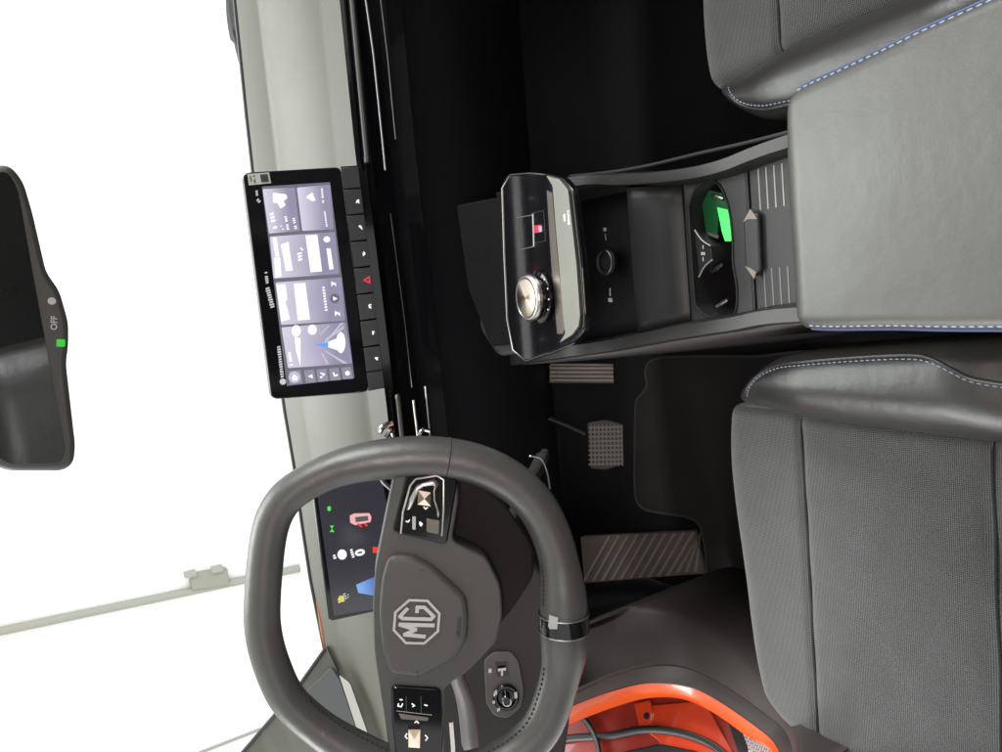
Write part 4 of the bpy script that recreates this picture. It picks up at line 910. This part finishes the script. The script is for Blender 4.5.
body = thing('body_flange', 'bright orange painted body edge around the door opening', 'body edge', (-.75, -.3, .1))
obj('paint_flange', loft_bm([[p+V((.004, 0, -.02)) for p in D3], D3, [p.lerp(q, .5)+V((0, 0, .004)) for p, q in zip(D3, D4)], D4, [p+V((-.003, 0, -.02)) for p in D4]]), M['orange'], body, smooth=50, solid=.003)
obj('seal', tube_bm([p.lerp(q, .3)+V((0, 0, .0)) for p, q in zip(D2, D3)], .0035, 8), M['rubber'], body)
# open door seen low outside: red-orange inner skin with rubber seals
dr = thing('open_door', 'red orange inner panel of the open driver door with black rubber seals', 'car door', (-.95, -.1, .1))
DP = PL((-.90, -.2, .15), (.55, -.25, .8), (1, 0, 0)); DP.P = at(650, 730, 0, -.86)
def dpp(name, pts, m, w0=-.01, w1=0, bev=.004, rr=.01): return obj(name, prism_bm(DP, rnd(DP.uvs(pts, w1), rr, 3), w0, w1), m, dr, bevel=bev)
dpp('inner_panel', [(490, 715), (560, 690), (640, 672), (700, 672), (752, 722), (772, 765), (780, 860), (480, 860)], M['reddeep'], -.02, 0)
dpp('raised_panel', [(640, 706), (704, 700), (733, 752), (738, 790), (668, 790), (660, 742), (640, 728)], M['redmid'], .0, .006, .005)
dpp('hinge_plate', [(634, 704), (650, 700), (652, 712), (647, 730), (639, 726)], M['redmid'], .006, .012, .003, .003)
q = DP.uv(646.5, 716, .0125); obj('bolt_hole', prism_bm(DP, disc(q[0], q[1], .006, 16), .0118, .0126), M['rubber'], dr, smooth=0)
for pts, r in (([(548, 742), (575, 738), (610, 736), (645, 730), (680, 733), (712, 745), (735, 765)], .007), ([(582, 716), (592, 730), (598, 745), (600, 760)], .008)):
    obj('rubber_seal', tube_bm(cr([DP.W(*DP.uv(a_, b_, .01), .012) for a_, b_ in pts], 6), r, 10, flat=.6), M['rubber'], dr)
dpp('dark_opening', [(600, 757), (660, 744), (700, 752), (715, 790), (600, 790)], M['rubber'], .006, .010, .002)
dpp('edge_seal', [(723, 708), (733, 712), (748, 745), (752, 775), (742, 775), (738, 752)], M['rubber'], .006, .013, .003, .003)
tm = PL(at(755, 735, 0, -.79), (.55, -.1, .8))
setp(obj('patterned_mat', prism_bm(tm, tm.uvs([(733, 706), (756, 718), (785, 740), (790, 785), (752, 785), (748, 748)]), -.004, 0), patterned('ribbed_white_rubber', (.55, .52, .5), (.12, .1, .1), 60), smooth=0), 'white and grey patterned tread strip beside the orange door edge', 'tread strip')

# ------------------------------------------------------------------ rest of the cabin shell (seen in the mirror, shades the inside)
struct('headliner', loft_bm([[V((x, y, 1.43-.06*(x/.6)**2)) for x in (-.6, -.3, 0, .3, .6)] for y in (-.60, -1.4, -2.3)]), M['headliner'], 'pale roof lining', solid=.02, solid_off=1)
pd = thing('passenger_door', 'closed dark passenger door panel beyond the passenger seat', 'car door', (.78, -.4, 0))
obj('door_card', box_bm(.77, .80, -2.2, .36, -.02, .86), M['dark'], pd, bevel=.01)
struct('firewall', box_bm(-.78, .80, .40, .44, .0, .66), M['carpet'], 'dark bulkhead behind the dashboard')
rb = thing('rear_bench', 'black rear seat bench behind the camera', 'rear seat', (0, -1.9, 0))
obj('bench_seat', box_bm(-.66, .70, -2.1, -1.62, .02, .40), M['leather'], rb, bevel=.05, seg=4)
obj('bench_back', box_bm(-.66, .70, -2.28, -2.12, .30, 1.05), M['leather'], rb, bevel=.04, seg=4)
for x in (-.42, .42): obj('headrest', box_bm(x-.13, x+.13, -2.26, -2.15, 1.07, 1.22), M['leather'], rb, bevel=.03, seg=4)
bp2 = thing('driver_side_pillar', 'dark body side behind the open driver door', 'body side', (-.78, -1.6, 0))
obj('side_panel', box_bm(-.80, -.77, -2.3, -1.0, -.02, .88), M['dark'], bp2, bevel=.01)
obj('door_post', box_bm(-.79, -.74, -1.08, -.96, .88, 1.36), M['dark'], bp2, bevel=.01)

# ------------------------------------------------------------------ light
w = bpy.data.worlds.new('World'); S.world = w; w.use_nodes = True
bg = w.node_tree.nodes['Background']; bg.inputs[0].default_value = (1.0, 1.0, .985, 1); bg.inputs[1].default_value = 1.55
def area(name, loc, tgt, sx, sy, pw, col=(1, 1, 1)):
    l = bpy.data.lights.new(name, 'AREA'); l.shape = 'RECTANGLE'; l.size = sx; l.size_y = sy; l.energy = pw; l.color = col
    o = bpy.data.objects.new(name, l); COL.objects.link(o); o.location = loc; o.rotation_euler = (V(tgt)-V(loc)).to_track_quat('-Z', 'Y').to_euler()
area('studio_softbox', (.3, 1.6, 3.2), (0, -.4, .6), 2.5, 1.6, 150)
area('side_softbox', (3.0, -.7, 2.3), (0, -.7, .6), 1.6, 1.2, 190)
area('door_softbox', (-2.8, .2, 1.9), (-.6, -.4, .4), 1.2, 1.0, 60)
area('wheel_fill', (-.12, -1.22, 1.39), (-.3, -.5, .8), .30, .16, 9, (1, .88, .82))  # added warm fill to brighten the steering wheel, not a known cabin lamp
S.view_settings.view_transform = 'Standard'; S.view_settings.look = 'None'; S.view_settings.exposure = 0
S.cycles.max_bounces = 6; S.cycles.diffuse_bounces = 3; S.cycles.glossy_bounces = 4; S.cycles.use_denoising = True
